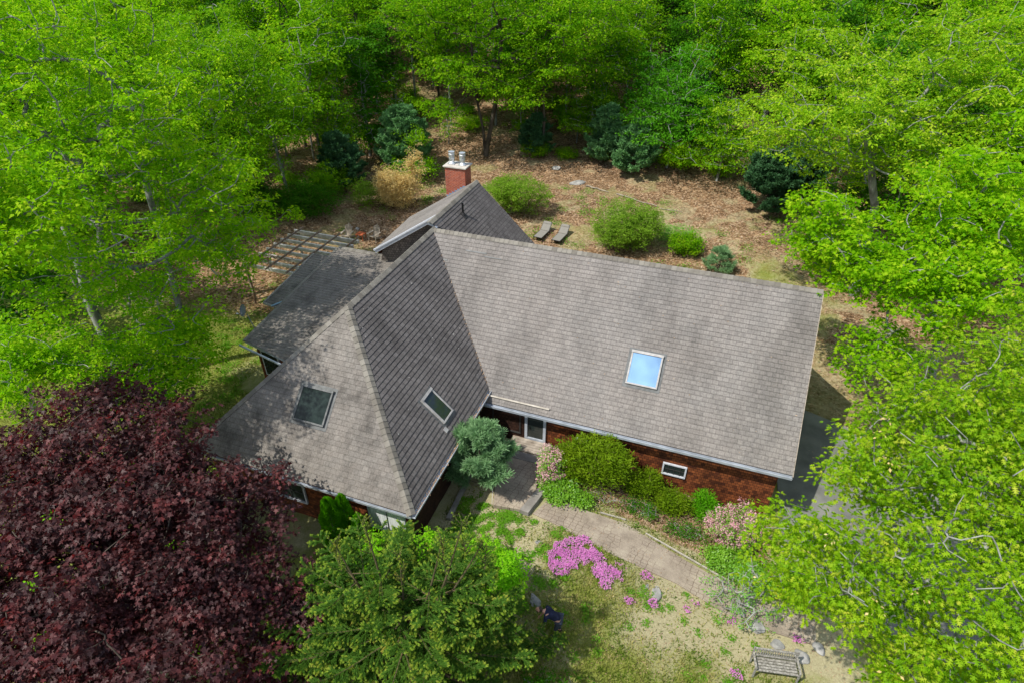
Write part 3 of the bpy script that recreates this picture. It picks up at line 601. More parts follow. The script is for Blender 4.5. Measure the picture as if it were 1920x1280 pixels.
def skeleton(trunk, targets, r_tip=.012, step=.55, pw=.46, wig=.12, rs=None):
    rs = rs or rng
    pos = [np.array(p, float) for p in trunk[0]]; par = [-1] + list(range(len(trunk[0]) - 1))
    for tr in trunk[1:]:   # further stems start at the first node
        base = 0; prev = base
        for p in tr: pos.append(np.array(p, float)); par.append(prev); prev = len(pos) - 1
    root = pos[0]
    mid = targets.mean(0); order = np.argsort(np.linalg.norm((targets - mid) * [1, 1, .8], axis=1) + rs.random(len(targets)) * .6)
    arr = np.zeros((len(pos) + len(targets) * 45, 3)); arr[:len(pos)] = pos; cnt = len(pos); ends = []
    for ti in order:
        t_ = targets[ti]; c = arr[:cnt]; d = np.linalg.norm(c - t_, axis=1)
        low = (c[:, 2] > t_[2] + .15) * (c[:, 2] - t_[2]) * 1.2
        cost = d + low + .08 * np.linalg.norm(c - root, axis=1) + (np.arange(cnt) == 0) * 5
        j = int(np.argmin(cost)); dist = d[j]; k = max(1, int(math.ceil(dist / step)))
        pd = arr[j] - arr[par[j]] if par[j] >= 0 else np.array([0, 0, 1.]); pd = pd / (np.linalg.norm(pd) + 1e-9)
        ctrl = arr[j] + pd * dist * .35 + rs.normal(0, wig * .5, 3) * dist * .4
        prev = j
        for q in range(1, k + 1):
            s = q / k; p = (1 - s) ** 2 * arr[j] + 2 * s * (1 - s) * ctrl + s * s * t_
            if q < k: p = p + rs.normal(0, wig * .16, 3)
            if cnt >= len(arr): break
            arr[cnt] = p; par.append(prev); prev = cnt; cnt += 1
        ends.append(prev)
    par = np.array(par[:cnt]); arr = arr[:cnt]; w = np.zeros(cnt); has = np.zeros(cnt, bool); has[par[par >= 0]] = True; w[~has] = 1
    for i in range(cnt - 1, 0, -1): w[par[i]] += w[i]
    r = r_tip * np.maximum(w, 1) ** pw
    idx = np.arange(1, cnt); idx = idx[par[idx] >= 0]
    return arr, par, r, idx, np.array(ends)
def crown_targets(ells, n_, rs, shell=.42, flat=0):
    vol = np.array([e[3] * e[4] * e[5] for e in ells]) ** .8; pk = rs.choice(len(ells), n_, p=vol / vol.sum())
    d = norm(rs.normal(size=(n_, 3))); rad = rs.random(n_) ** shell; E_ = np.array(ells)[pk]
    P = E_[:, :3] + d * rad[:, None] * E_[:, 3:6]
    return P
def clusters(T, per, sp, flat, size, rs, kind, up=.8, droop=.25, hide=None):
    n_ = len(T) * per; C = np.repeat(T, per, 0); off = rs.normal(size=(n_, 3)) * [sp, sp, sp * flat]
    # sprays: groups of a dozen leaves spreading from a twig tip
    ns = max(1, per // 13); sub = rs.normal(size=(len(T), ns, 3)) * [sp * 1.1, sp * 1.1, sp * flat]
    pick = rs.integers(0, ns, (len(T), per)); so = sub[np.arange(len(T))[:, None], pick].reshape(-1, 3)
    j = rs.normal(size=(n_, 3)) * size * [.85, .85, .38]; j[:, 2] -= .35 * np.hypot(j[:, 0], j[:, 1]); P = C + so + j; D = j / size + off * .1; D[:, 2] = D[:, 2] * .5 - droop
    Nn = rs.normal(size=(n_, 3)) * .45; Nn[:, 2] += up
    S = size * rs.uniform(.6, 1.25, n_)
    return leaves_geo(kind, P, D, Nn, S)
def tree(name, base, trunks, ells, nt_, per, sp, size, leaf='simple', lm='forest', bark='bark', flat=.5, label='', cat='tree', group=None, seed=1, r_tip=.012, sides=6, shell=.42, extra=None, step=.32, up=.8, pw=.46, droop=.25, wig=.12, loc0=None):
    rs = np.random.default_rng(seed); b0 = np.array(base, float)
    root = empty(name, tuple(b0), label, cat, group)
    T = crown_targets(ells, nt_, rs, shell) - b0
    tr = [[np.array(p, float) - b0 for p in t_] for t_ in trunks]
    arr, par, r, idx, ends = skeleton(tr, T, r_tip, step, pw, wig, rs)
    r = np.where(arr[:, 2] < .4, r * 1.15, r)
    V_, F_ = tubes_geo(arr[par[idx]], arr[idx], np.minimum(r[par[idx]], r[idx] * 1.7), r[idx], sides)
    put('trunk', np_mesh('trunk', V_, F_, [bark], smooth=True), root)
    if per:
        g_ = clusters(T, per, sp, flat, size, rs, leaf, up, droop)
        mats = [lm]; parts = [(g_[0], g_[1], 0)]
        if extra:
            k = max(1, int(len(T) * extra[1])); g2 = clusters(T[:k], extra[2], sp, flat, extra[3], rs, extra[4], up, droop); parts.append((*g2, 1)); mats.append(extra[0])
        Va, Fa, Ma = join_geo(parts); put('crown', np_mesh('crown', Va, Fa, mats, Ma), root)
    return root
def dup(root, loc, rz, sc, label=None, group=None):
    c = root.copy(); link(c); c.location = loc; c.rotation_euler = (0, 0, rz); c.scale = (sc[0], sc[0], sc[1])
    if label: c['label'] = label
    if group: c['group'] = group
    for ch_ in root.children:
        d = ch_.copy(); link(d); d.parent = c
    return c
def stem(x, y, z0, pts):  # trunk polyline helper
    return [(x, y, z0)] + pts
LEAF['fine'] = (np.array([(-.09, 0, 0), (.09, 0, 0), (.05, 1, 0), (-.05, 1, 0)]), np.array([(0, 1, 2), (0, 2, 3)]))
LEAF['blade'] = (np.array([(-.15, 0, 0), (.15, 0, 0), (.08, 1, 0), (-.08, 1, 0)]), np.array([(0, 1, 2), (0, 2, 3)]))
# ---- big broadleaf trees close to the camera, each unique
OKS = dict(bark='bark_pale')
tree('oak_tree', (-14.2, -8.6, G(-14.2, -8.6)), [[(-14.2, -8.6, G(-14.2, -8.6)), (-14.1, -8.6, -5), (-14.3, -8.4, -2.4), (-14, -8.2, 0), (-13.6, -8.3, 2.2), (-13.3, -8, 4.4)]],
     [(-11.5, -7.5, 6.2, 4.6, 4.2, 3.4), (-9.0, -5.0, 3.2, 3.0, 2.6, 2.0), (-10.0, -10.5, 2.2, 3.6, 3.2, 2.2), (-14.5, -8, 9.5, 3.6, 3.6, 3), (-9.2, -9.0, -.8, 2.6, 2.6, 1.5), (-8.6, -4.9, .6, 2.2, 2.0, 1.3), (-9.2, -4.2, -1.3, 2.3, 1.9, 1.2), (-7.8, -10.4, -2.0, 2.4, 2.0, 1.1)],
     540, 92, .34, .165, 'tri', 'maple', 'bark_pale', .36, 'large spreading oak with pale grey limbs at the left edge of the yard', seed=11, r_tip=.014, pw=.5, sides=7)
tree('oak_tree', (-17.5, -1.5, G(-17.5, -1.5)), [[(-17.5, -1.5, G(-17.5, -1.5)), (-17.2, -1.4, -4), (-17, -1.2, 0), (-16.8, -1, 3), (-16.6, -.8, 5)]],
     [(-15.5, -1, 5.2, 4.2, 4.2, 3.2), (-12.0, -1.2, 2.0, 2.8, 2.4, 1.8), (-12.6, 1.5, -1.5, 2.4, 2.0, 1.3), (-17, -1, 8.5, 3.2, 3.2, 2.4), (-14.5, -3.0, -1.2, 2.4, 2.4, 1.5)],
     380, 86, .36, .175, 'tri', 'maple', 'bark_pale', .45, 'broad green tree standing behind the large oak on the left side', seed=12, r_tip=.014, pw=.5, sides=6)
tree('maple_tree', (-21, 8, G(-21, 8)), [[(-21, 8, G(-21, 8)), (-20.8, 8, -3), (-20.4, 8.2, 1), (-20.2, 8.2, 4)]],
     [(-19.5, 8.5, 5, 4.2, 4.2, 3.4), (-16.5, 9.5, 2, 2.8, 2.8, 2.4), (-21, 6, 1, 3, 3, 2.2), (-20, 9, -2, 3.5, 2.5, 1.6)],
     300, 110, .45, .18, 'simple', 'forest', 'bark', .3, 'bright green maple rising behind the pergola and dark bushes', seed=13, r_tip=.014)
tree('maple_tree', (-12.2, -14.2, G(-12.2, -14.2)), [[(-12.2, -14.2, G(-12.2, -14.2)), (-12, -14, -5), (-11.6, -13.8, -3)]],
     [(-11.4, -13.0, -1.8, 3.0, 2.6, 1.7), (-9.6, -11.0, -3.8, 2.8, 2.0, 1.2), (-9.6, -8.4, -3.4, 2.3, 2.0, 1.1)], 280, 80, .34, .165, 'tri', 'maple', 'bark', .35,
     'low green tree squeezed between the purple maple and the left lawn', seed=14)
# purple maple
tree('purple_maple', (-2.6, -19.2, G(-2.6, -19.2)), [[(-2.6, -19.2, G(-2.6, -19.2)), (-2.6, -19.1, -6), (-2.4, -18.9, -4.8), (-2.2, -18.6, -3.4)], [(-2.9, -19, -5.5), (-3.4, -18.6, -4), (-4, -18.2, -3)]],
     [(-1.4, -18.4, -2.4, 4.0, 4.0, 2.4), (.7, -17.2, -3.2, 2.4, 2.3, 1.5), (-4.2, -16.8, -1.6, 3.6, 3.2, 2.2), (-5.5, -19.5, -2.2, 4, 3.6, 2.4), (1.0, -20.0, -3.4, 2.6, 2.8, 2.0), (-1.9, -16.2, -2.4, 2.4, 1.8, 1.8), (2.6,-18.6,-4.8,1.8,2.2,1.6), (-3.2, -14.9, -2.2, 1.8, 1.3, 1.1), (.2, -14.6, -3.2, 1.1, .9, .8), (-5.5, -14.2, -1.2, 1.4, 1.0, .8), (-3.6, -21.6, -3.4, 3.2, 1.8, 1.8), (-.5, -21.6, -3.6, 2.4, 1.4, 1.6)],
     1000, 100, .26, .14, 'maple', 'red', 'bark_dark', .55, 'purple leaved maple with a dense dark crown filling the lower left corner', seed=21, extra=('lime', .035, 14, .11, 'simple'), sides=6, shell=.3)
tree('oak_tree', (-11.5, -17.0, G(-11.5, -17.0)), [[(-11.5, -17, G(-11.5, -17.)), (-11.4, -17, -3), (-11, -16.6, 1), (-10.2, -16.2, 4)]],
     [(-6.3, -14.2, 6.0, 2.2, 2.0, 1.7), (-8.6, -15.0, 5.2, 2.8, 2.4, 2.0), (-8.8, -16.5, 8.0, 2.8, 2.6, 1.8), (-10.5, -13.5, 6.5, 2.6, 2.4, 2.0)], 330, 90, .34, .16, 'tri', 'maple', 'bark_pale', .36, 'bright green oak cut by the left edge of the picture above the purple maple', seed=36, r_tip=.013)
# right side
tree('oak_tree', (23.6, -14.4, G(23.6, -14.4)), [[(23.6, -14.4, G(23.6, -14.4)), (23.4, -14.3, -5), (22.8, -14.2, -2.2), (21.6, -13.9, -.2), (20.4, -13.8, 1.0)], [(23.2, -13.8, -4), (22.6, -12.4, -1.5), (21.8, -11, .8)]],
     [(20.2, -12.4, 2.4, 2.4, 2.4, 1.7), (21.6, -9.8, 2.6, 2.6, 2.6, 1.9), (17.8, -14.0, .2, 1.5, 1.6, 1.0), (20.8, -15.2, 1.8, 2.3, 2.2, 1.6), (19.0, -12.4, -1.8, 2.3, 1.9, 1.1), (20.4, -14.6, -2.0, 2.4, 2.2, 1.3), (23, -12, 3, 3, 3, 2), (17.3, -11.7, -3.0, 1.5, 1.3, .8), (19.2, -9.6, -.4, 1.5, 1.6, 1.0), (19.3, -9.6, 2.4, 1.5, 1.5, 1.1), (18.9, -11.3, 1.4, 1.4, 1.3, 1.0), (17.0, -12.4, -.8, 1.2, 1.0, .7)],
     740, 56, .24, .165, 'oak', 'oak', 'bark_pale', .45, 'yellow green oak with lobed leaves nearest the camera over the driveway', seed=31, r_tip=.011, sides=7, extra=('gold', .05, 10, .1, 'simple'))
tree('maple_tree', (24.5, 2.8, G(24.5, 2.8)), [[(24.5, 2.8, G(24.5, 2.8)), (24.2, 2.8, -5), (23.6, 2.8, -2.5), (22.4, 2.6, -.8), (21.6, 2.5, .6)], [(24.2, 3, -4), (24.6, 3.8, -1), (24.4, 4.4, 2)]],
     [(20.2, 2.8, .6, 3.0, 2.8, 1.8), (23.2, 3.2, 3.4, 3.4, 3.4, 2.4), (18.6, 5.6, -.6, 2.3, 2.0, 1.3), (22.8, -.6, 1.4, 2.6, 2.6, 2.0), (20.8, -.6, -2.2, 1.9, 1.9, 1.2), (17.9, 4.2, 2.0, 1.8, 1.6, 1.1)],
     480, 82, .32, .16, 'maple', 'maple', 'bark_pale', .36, 'green maple overhanging the far right corner of the main roof', seed=32, r_tip=.014, sides=7)
tree('oak_tree', (22.4, 14.2, G(22.4, 14.2)), [[(22.4, 14.2, G(22.4, 14.2)), (22.2, 14, -4), (21.8, 13.8, -1.2), (20.8, 13.2, 1.2), (20, 12.8, 3)], [(22.1, 14.2, -3), (23.2, 14.6, 0), (24.2, 15, 3)]],
     [(19.2, 12.2, 4.4, 4.2, 4.0, 2.8), (15.8, 10.5, 3.8, 2.4, 2.2, 1.7), (24, 14, 6.4, 4.5, 4.5, 3.2), (19.5, 15.5, 1.0, 3, 2.6, 1.8), (24, 10, 3.0, 3.4, 3, 2.4), (17.0, 15.0, 6.4, 3.2, 2.6, 1.8), (15.4, 16.8, 2.6, 2.7, 2.4, 1.7)],
     600, 84, .36, .175, 'tri', 'oak', 'bark_pale', .36, 'tall yellow green oak with pale forked trunk right of the clearing', seed=33, r_tip=.014, pw=.5, sides=7)
tree('oak_tree', (30, 9, G(30, 9)), [[(30, 9, G(30, 9)), (29.8, 9, -4), (29.4, 9, 0), (29, 9, 4)]],
     [(28.5, 8.5, 5.5, 4.5, 4.5, 3.6), (26.5, 6.0, 1.5, 3, 3, 2.2), (30, 10, 1, 4, 4, 3), (28, 12, 8, 4, 4, 3)], 320, 90, .45, .18, 'tri', 'maple', 'bark_pale', .3, 'green tree at the right edge beyond the driveway', seed=34, r_tip=.014)
tree('oak_tree', (28.5, -5.5, G(28.5, -5.5)), [[(28.5, -5.5, G(28.5, -5.5)), (28.2, -5.5, -5), (27.4, -5.2, -2), (26.6, -5, 0)]],
     [(25.5, -5.0, 2.0, 3.2, 3.0, 2.2), (23.6, -6.8, .4, 2.4, 2.4, 1.6), (27, -8, 1.5, 3, 3, 2)], 300, 66, .36, .17, 'oak', 'oak', 'bark_pale', .45, 'yellowish oak leaning over the driveway behind the nearest oak', seed=35)
# centre: dark double trunked oak at the edge of the wood
ob = (-8.5, 28, G(-8.5, 28))
tree('oak_tree', ob, [[ob, (-8.7, 28, -3.5), (-9.3, 28.2, -1), (-9.6, 28.2, 2), (-9.6, 28, 5)], [(-8.1, 28, -4), (-7.4, 28, -1), (-7.0, 28, 2), (-6.6, 27.6, 5)]],
     [(-8.5, 27, 7.5, 6.5, 5, 3.4), (-14, 27.5, 6, 4, 4, 3), (-2.6, 26.5, 4.2, 4.2, 3.6, 2.6), (-9, 25, 2.2, 4.4, 3, 1.6), (-11.5, 25.5, -1.2, 2.2, 2.0, 1.2), (-4.6, 26, .4, 3.2, 2.4, 1.5), (1.0, 27, 7, 4, 4, 2.6)],
     520, 100, .55, .21, 'simple', 'forest', 'bark_dark', .26, 'double trunked oak with dark bark standing behind the chimney', seed=41, r_tip=.02, sides=7, step=.8)
# beeches and bright small trees at the right of the clearing
def small(name, x, y, h, rx, lm, leaf, size, nt_, per, sp, flat, label, seed, cat='tree', bark='bark', lo=.35, group=None, droop=.25, z0=None, up=.8, sh=.42, wig=.12):
    z = G(x, y) if z0 is None else z0; rs = random.Random(seed); e = []
    nl = max(2, int(h / 1.6))
    for i in range(nl):
        f = i / max(1, nl - 1); r_ = rx * (1 - .55 * f) * rs.uniform(.85, 1.1)
        e.append((x + rs.uniform(-.18, .18) * rx, y + rs.uniform(-.18, .18) * rx, z + h * (lo + (1 - lo) * f * .85) , r_, r_, max(.35, h * (1 - lo) / nl * .75)))
    return tree(name, (x, y, z), [[(x, y, z), (x + .05, y, z + h * .25), (x - .05, y, z + h * .5), (x, y + .05, z + h * .8)]], e, nt_, per, sp, size, leaf, lm, bark, flat, label, cat, group, seed, up=up, droop=droop, shell=sh, wig=wig)
small('beech_tree', 8.2, 29.4, 10.5, 4.4, 'beech', 'simple', .2, 300, 52, .42, .22, 'bright green layered beech between the two dark pines at the wood edge', 51)
small('beech_tree', 12.6, 28.2, 7.2, 3.8, 'forest', 'simple', .19, 240, 52, .4, .25, 'small bright beech just left of the round dark pine', 52)
small('beech_tree', 5.2, 33.5, 8.4, 3.2, 'beech', 'simple', .2, 200, 50, .42, .25, 'layered young beech behind the left dark pine', 53)
small('young_maple', -12.6, 21.8, 4.2, 2.2, 'forest', 'simple', .17, 130, 46, .34, .3, 'low yellow green sapling right of the blue green pine', 54)
small('young_maple', -19.5, 20.5, 8.0, 2.6, 'forest', 'simple', .18, 170, 46, .36, .35, 'slender leafy tree left of the blue green pine', 55)
# conifers
def conifer(name, base, h, R, mats, label, seed=1, whorl=.36, nb=7, tuft=14, tlen=.16, kind='blade', prof=.8, lift=.25, cat='pine tree', zlow=.06, group=None, tsp=.2, sub=2, bark='bark_dark', top=1.0):
    rs = np.random.default_rng(seed); b0 = np.array(base, float); root = empty(name, tuple(base), label, cat, group)
    A, B, ra, rb = [np.array([0, 0, 0.])], [np.array([rs.normal(0, .05), rs.normal(0, .05), h])], [.035 * h * .45 + .02], [.012]
    TP, TD = [], []
    z = h * zlow
    while z < h * .97:
        f = 1 - z / h; L0 = R * min(1, f * 1.25) ** prof
        for k in range(nb):
            a = rs.uniform(0, 2 * math.pi); L_ = L0 * rs.uniform(.75, 1.1); d = np.array([math.cos(a), math.sin(a), lift + .35 * (1 - f)]); d /= np.linalg.norm(d)
            p0 = np.array([0, 0, z + rs.uniform(-.15, .15)]); n_ = max(2, int(L_ / .28)); prev = p0; dd = d.copy()
            for i in range(n_):
                q = prev + dd * L_ / n_ + rs.normal(0, .02, 3); A.append(prev); B.append(q); w = .004 + .012 * (1 - i / n_) * L0 / 2; ra.append(w); rb.append(w * .8); prev = q; dd = norm(dd + np.array([0, 0, .05]))
                if i >= n_ * .3 - .5:
                    TP.append(q); TD.append(dd.copy())
                    for s_ in (-1, 1) * sub:
                        sd_ = np.cross(dd, [0, 0, 1.]) * s_ * rs.uniform(.5, 1.2) + dd * rs.uniform(.4, 1) + np.array([0, 0, rs.uniform(-.1, .35)]); sd_ = norm(sd_)
                        L2 = rs.uniform(.12, .38) * (1 - .3 * i / n_) * min(1.4, L_ / 1.3 + .3); e = q + sd_ * L2; A.append(q); B.append(e); ra.append(.004); rb.append(.003); TP.append(e); TD.append(sd_)
                        TP.append(q + sd_ * L2 * .5); TD.append(sd_)
        z += whorl * rs.uniform(.8, 1.15) * (.6 + .6 * f)
    TP.append(np.array([0, 0, h])); TD.append(np.array([0, 0, 1.]))
    V_, F_ = tubes_geo(np.array(A), np.array(B), np.array(ra), np.array(rb), 5); put('trunk', np_mesh('trunk', V_, F_, [bark], smooth=True), root)
    TP = np.array(TP); TD = np.array(TD); n_ = len(TP) * tuft; P = np.repeat(TP, tuft, 0) + rs.normal(size=(n_, 3)) * .03; D = np.repeat(TD, tuft, 0) * .75 + rs.normal(size=(n_, 3)) * .55 + [0, 0, .12]
    g_ = leaves_geo(kind, P, D, rs.normal(size=(n_, 3)), tlen * rs.uniform(.6, 1.2, n_)); put('crown', np_mesh('crown', g_[0], g_[1], [mats]), root)
    return root
def gp(x, y, dz=0): return (x, y, G(x, y) + dz)
conifer('pine_tree', gp(5.87, -8.5), 3.0, 1.7, 'pine', 'soft blue green pine beside the front stoop in the corner of the house', 61, .34, 6, 34, .27, 'needle', .7, .55, tsp=.1)
conifer('pine_tree', gp(-14.3, 23), 5.6, 2.8, 'pine_green', 'blue green pine beyond the golden thicket', 62, .4, 8, 14, .24, 'blade', .6, .35)
conifer('pine_tree', gp(16.6, 23.6), 4.2, 2.4, 'pine_dark', 'round dark pine at the right side of the clearing', 63, .34, 9, 15, .22, 'blade', .4, .3)
conifer('pine_tree', gp(18.6, 26), 4.6, 2.2, 'pine_dark', 'dark pine half hidden behind the round dark pine', 64, .38, 8, 14, .24, 'blade', .5, .3)
conifer('pine_tree', gp(5.6, 28.0), 4.2, 2.2, 'pine_green', 'blue green pine low at the front of the bright beech', 65, .38, 8, 14, .24, 'blade', .5, .3)
conifer('pine_tree', gp(2.6, 29.8), 4.8, 2.2, 'pine_green', 'medium blue green pine left of the bright beech', 66, .42, 8, 14, .26, 'blade', .7, .3)
small('beech_tree', 0.6, 32.0, 8.0, 3.0, 'forest', 'simple', .19, 200, 50, .42, .3, 'loose green young tree above the pine left of the bright beech', 56)
conifer('pine_tree', gp(10.0, 33.5), 7.0, 2.6, 'pine_green', 'dark pine showing behind the bright beech', 67, .45, 8, 12, .26, 'blade', .7, .3)
conifer('pine_tree', gp(14.0, 13.9), 1.7, .95, 'pine', 'little pine just behind the ridge of the main roof', 68, .22, 7, 14, .2, 'needle', .6, .5)
conifer('pine_tree', gp(-17.6, 17.8), 4.6, 2.2, 'pine_dark', 'dark pine in the shade left of the golden thicket', 69, .4, 7, 12, .24, 'blade', .6, .3)
conifer('pine_tree', gp(-4.0, 29.5), 3.4, 1.7, 'pine_dark', 'small dark pine right of the double trunked oak', 70, .36, 7, 13, .24, 'blade', .6, .3)
M['spruce_bark'] = rough_mat('spruce_twig_bark', (.05, .045, .02), (.12, .09, .045), 5, .9, .3)
# spruce
def spruce(base, R, H, leaders):
    rs = np.random.default_rng(77); root = empty('spruce_tree', base, 'bushy spruce with several orange budded leading shoots in front of the house', 'spruce tree')
    A, B, ra, rb = [], [], [], []
    def seg(a, b_, r0, r1): A.append(a); B.append(b_); ra.append(r0); rb.append(r1)
    NP, ND, NS, TPp, TDd = [], [], [], [], []
    TP2, TD2, TS2 = [], [], []
    def needles(a, b_, dens, ln):
        L_ = np.linalg.norm(b_ - a); k = max(2, int(L_ * dens)); t_ = rs.random(k)[:, None]; d = (b_ - a) / (L_ + 1e-9)
        P_ = a + (b_ - a) * t_; dd = rs.normal(size=(k, 3)); dd = dd - (dd @ d)[:, None] * d; D_ = norm(dd) * .55 + d * .85; m_ = (t_[:, 0] > .77) & (L_ > .1)
        NP.append(P_[~m_]); ND.append(D_[~m_]); NS.append(np.full((~m_).sum(), ln)); TP2.append(P_[m_]); TD2.append(D_[m_]); TS2.append(np.full(m_.sum(), ln * .85))
    seg(np.array([0, 0, 0.]), np.array([0, 0, H * .55]), .2, .13)
    tops = []
    for (dx, dy, dz, z0) in leaders:
        p = np.array([0, 0, z0]); t_ = np.array([dx, dy, dz]); prev = p
        for i in range(1, 9):
            s = i / 8; q = p + (t_ - p) * np.array([s ** .6, s ** .6, s]); seg(prev, q, .045 * (1.1 - s) + .012, .045 * (1.1 - s) + .01); prev = q
            if s > .2: needles(A[-1], q, 300, .06)
        tops.append(t_)
        for i in range(26):
            a = rs.random(3) * 0 + t_ - np.array([0, 0, rs.uniform(0, 1.5)]); an = rs.uniform(0, 6.28); d = np.array([math.cos(an) * .5, math.sin(an) * .5, .75]); b_ = a + d * rs.uniform(.15, .6); seg(a, b_, .012, .008); needles(a, b_, 200, .04)
            for q in np.linspace(.3, 1, 4): TPp.append(a + (b_ - a) * q); TDd.append(d)
        for i in range(12): TPp.append(t_ - np.array([0, 0, .1 * i])); TDd.append(rs.normal(size=3) + [0, 0, 1])
    z = .4
    while z < H * .97:
        f = z / H; L0 = R * (1 - f) ** .5 * (1.0 if f > .12 else .85); n_b = 9
        # branches leave the trunk below, the leading shoots above
        for k in range(n_b):
            a = rs.uniform(0, 6.28); L_ = L0 * rs.uniform(.78, 1.12) + .15
            if f > .55:
                l_ = leaders[rs.integers(len(leaders))]; s = (z - l_[3]) / (l_[2] - l_[3]); s = min(1, max(0, s)); o = np.array([l_[0] * s ** .6, l_[1] * s ** .6, z]); L_ *= .8
            else: o = np.array([0, 0, z])
            d = np.array([math.cos(a), math.sin(a), .22 + .35 * f]); prev = o; n_ = max(3, int(L_ / .2)); 
            for i in range(n_):
                s = (i + 1) / n_; dd = d.copy(); dd[2] += -.75 * math.sin(s * 3.0) * (1 - f * .6) + .3 * s * s; dd = norm(dd); q = prev + dd * L_ / n_
                w = .006 + .022 * (1 - s) * L_ / 2; seg(prev, q, w, w * .85)
                if s > .25:
                    needles(prev, q, 300, .07)
                    for sg in (-1, 1):
                        sd_ = norm(np.cross(dd, [0, 0, 1.])) * sg; tl = (.24 + .5 * (1 - s) ** .7) * rs.uniform(.7, 1.3) * min(1, L_ / 1.6 + .2)
                        td = norm(sd_ * .8 + dd * rs.uniform(.5, 1.1) + np.array([0, 0, rs.uniform(-.55, -.02)])); st_ = prev + (q - prev) * rs.random(); e = st_ + td * tl
                        seg(st_, e, .004, .003); needles(st_, e, 420, .075)
                        if rs.random() < .9: TPp.append(e); TDd.append(td)
                        if tl > .3:
                            for q2 in (.35, .65):
                                for s3 in (-1, 1):
                                    m_ = st_ + (e - st_) * q2; t3 = norm(np.cross(td, [0, 0, 1.]) * s3 * .7 + td + np.array([0, 0, -.3])); e3 = m_ + t3 * tl * .35; needles(m_, e3, 380, .066)
                                    if rs.random() < .8: TPp.append(e3); TDd.append(t3)
                prev = q
            TPp.append(prev); TDd.append(dd)
        z += .27 * (1 + .2 * f)
    V_, F_ = tubes_geo(np.array(A), np.array(B), np.array(ra), np.array(rb), 5); put('trunk', np_mesh('trunk', V_, F_, ['spruce_bark'], smooth=True), root)
    P = np.concatenate(NP); D = np.concatenate(ND); S = np.concatenate(NS) * rs.uniform(.7, 1.2, len(P))
    g1 = leaves_geo('fine', P, D, rs.normal(size=P.shape), S); P = np.concatenate(TP2); g3 = leaves_geo('fine', P, np.concatenate(TD2), rs.normal(size=P.shape), np.concatenate(TS2) * rs.uniform(.7, 1.2, len(P)))
    TPa = np.repeat(np.array(TPp), 6, 0); TDa = np.repeat(np.array(TDd), 6, 0) * 1.0 + rs.normal(size=TPa.shape) * .45
    g2 = leaves_geo('blade', TPa, TDa, rs.normal(size=TPa.shape), .052 * rs.uniform(.6, 1.2, len(TPa)))
    Va, Fa, Ma = join_geo([(*g1, 0), (*g2, 1), (*g3, 1)]); put('crown', np_mesh('crown', Va, Fa, ['spruce', 'spruce_tip'], Ma), root)
    print('spruce', len(Va))
spruce((6.95, -17.0, G(6.95, -17.0)), 5.5, 5.5, [(1.7, 1.0, 7.8, 2.6), (-1.0, .5, 7.3, 2.6), (1.2, .7, 7.2, 3), (-1.9, .2, 6.3, 2.6), (2.1, 1.3, 6.8, 3.2), (.1, .3, 6.5, 3)])
# arborvitae
def arbor(x, y, h, r_, label, seed):
    rs = np.random.default_rng(seed); z0 = G(x, y); root = empty('arborvitae', (x, y, z0), label, 'shrub', 'arborvitae by the front wing')
    n_ = int(9000 * h * r_); t_ = rs.random(n_) ** .8; a = rs.uniform(0, 6.28, n_); pr = np.minimum(1, (1 - t_) * 2.2) ** .55 * (.75 + .25 * np.minimum(1, t_ * 5)); pr *= 1 + .13 * np.sin(a * 5 + t_ * 9) + .1 * np.sin(a * 3 - t_ * 23)
    rr = r_ * pr * rs.uniform(.72, 1.04, n_); P = np.stack([rr * np.cos(a), rr * np.sin(a), t_ * h], -1); D = np.stack([np.cos(a) * .5, np.sin(a) * .5, np.full(n_, 1.)], -1) + rs.normal(size=(n_, 3)) * .3
    Nn = np.stack([-np.sin(a), np.cos(a), np.zeros(n_)], -1) + rs.normal(size=(n_, 3)) * .5; g_ = leaves_geo('spray', P, D, Nn, .1 * rs.uniform(.6, 1.2, n_)); put('foliage', np_mesh('foliage', g_[0], g_[1], ['arbor']), root)
    mb = MB(); mb.tube((0, 0, -.1), (0, 0, h * .9), .05, .01, 7); mb.build('trunk', 'bark', root)
arbor(2.05, -13.6, 3.3, .42, 'taller bright green arborvitae column by the front wing wall', 81)
arbor(2.35, -13.2, 3.15, .34, 'slim arborvitae column pressed against the taller one', 82)
arbor(2.95, -13.25, 2.35, .36, 'shortest arborvitae column right of the taller two', 83)
# shrubs
def shrub(name, x, y, rx, ry, h, lm, leaf, size, nt_, per, sp, flat, label, seed, stems=7, bark='twig', extra=None, cat='shrub', lo=.12, up=.8, droop=.1, group=None, shell=.3, r_tip=.004, lumps=5, plume=0):
    z = G(x, y); rs = random.Random(seed); e = [(x, y, z + h * (.5 + lo / 2), rx * .86, ry * .86, h * (.5 - lo / 2))]
    for i in range(lumps):
        a = rs.uniform(0, 6.28); e.append((x + math.cos(a) * rx * .55, y + math.sin(a) * ry * .55, z + h * rs.uniform(.4, .75), rx * .42, ry * .42, h * .27))
    for i in range(plume):
        a = rs.uniform(0, 6.28); q = rs.random() ** .5; hh = h * rs.uniform(.75, 1.15); e.append((x + math.cos(a) * rx * .8 * q, y + math.sin(a) * ry * .8 * q, z + hh * .72, .17, .17, hh * .3))
    st_ = [[(x, y, z - .05), (x, y, z + .08)]]
    for i in range(stems):
        a = i * 6.28 / stems; st_.append([(x + math.cos(a) * rx * .2, y + math.sin(a) * ry * .2, z + h * .18), (x + math.cos(a) * rx * .42, y + math.sin(a) * ry * .42, z + h * .42)])
    return tree(name, (x, y, z), st_, e, nt_, per, sp, size, leaf, lm, bark, flat, label, cat, group, seed, r_tip=r_tip, sides=4, shell=shell, extra=extra, step=.25, up=up, pw=.4, droop=droop, wig=.08)
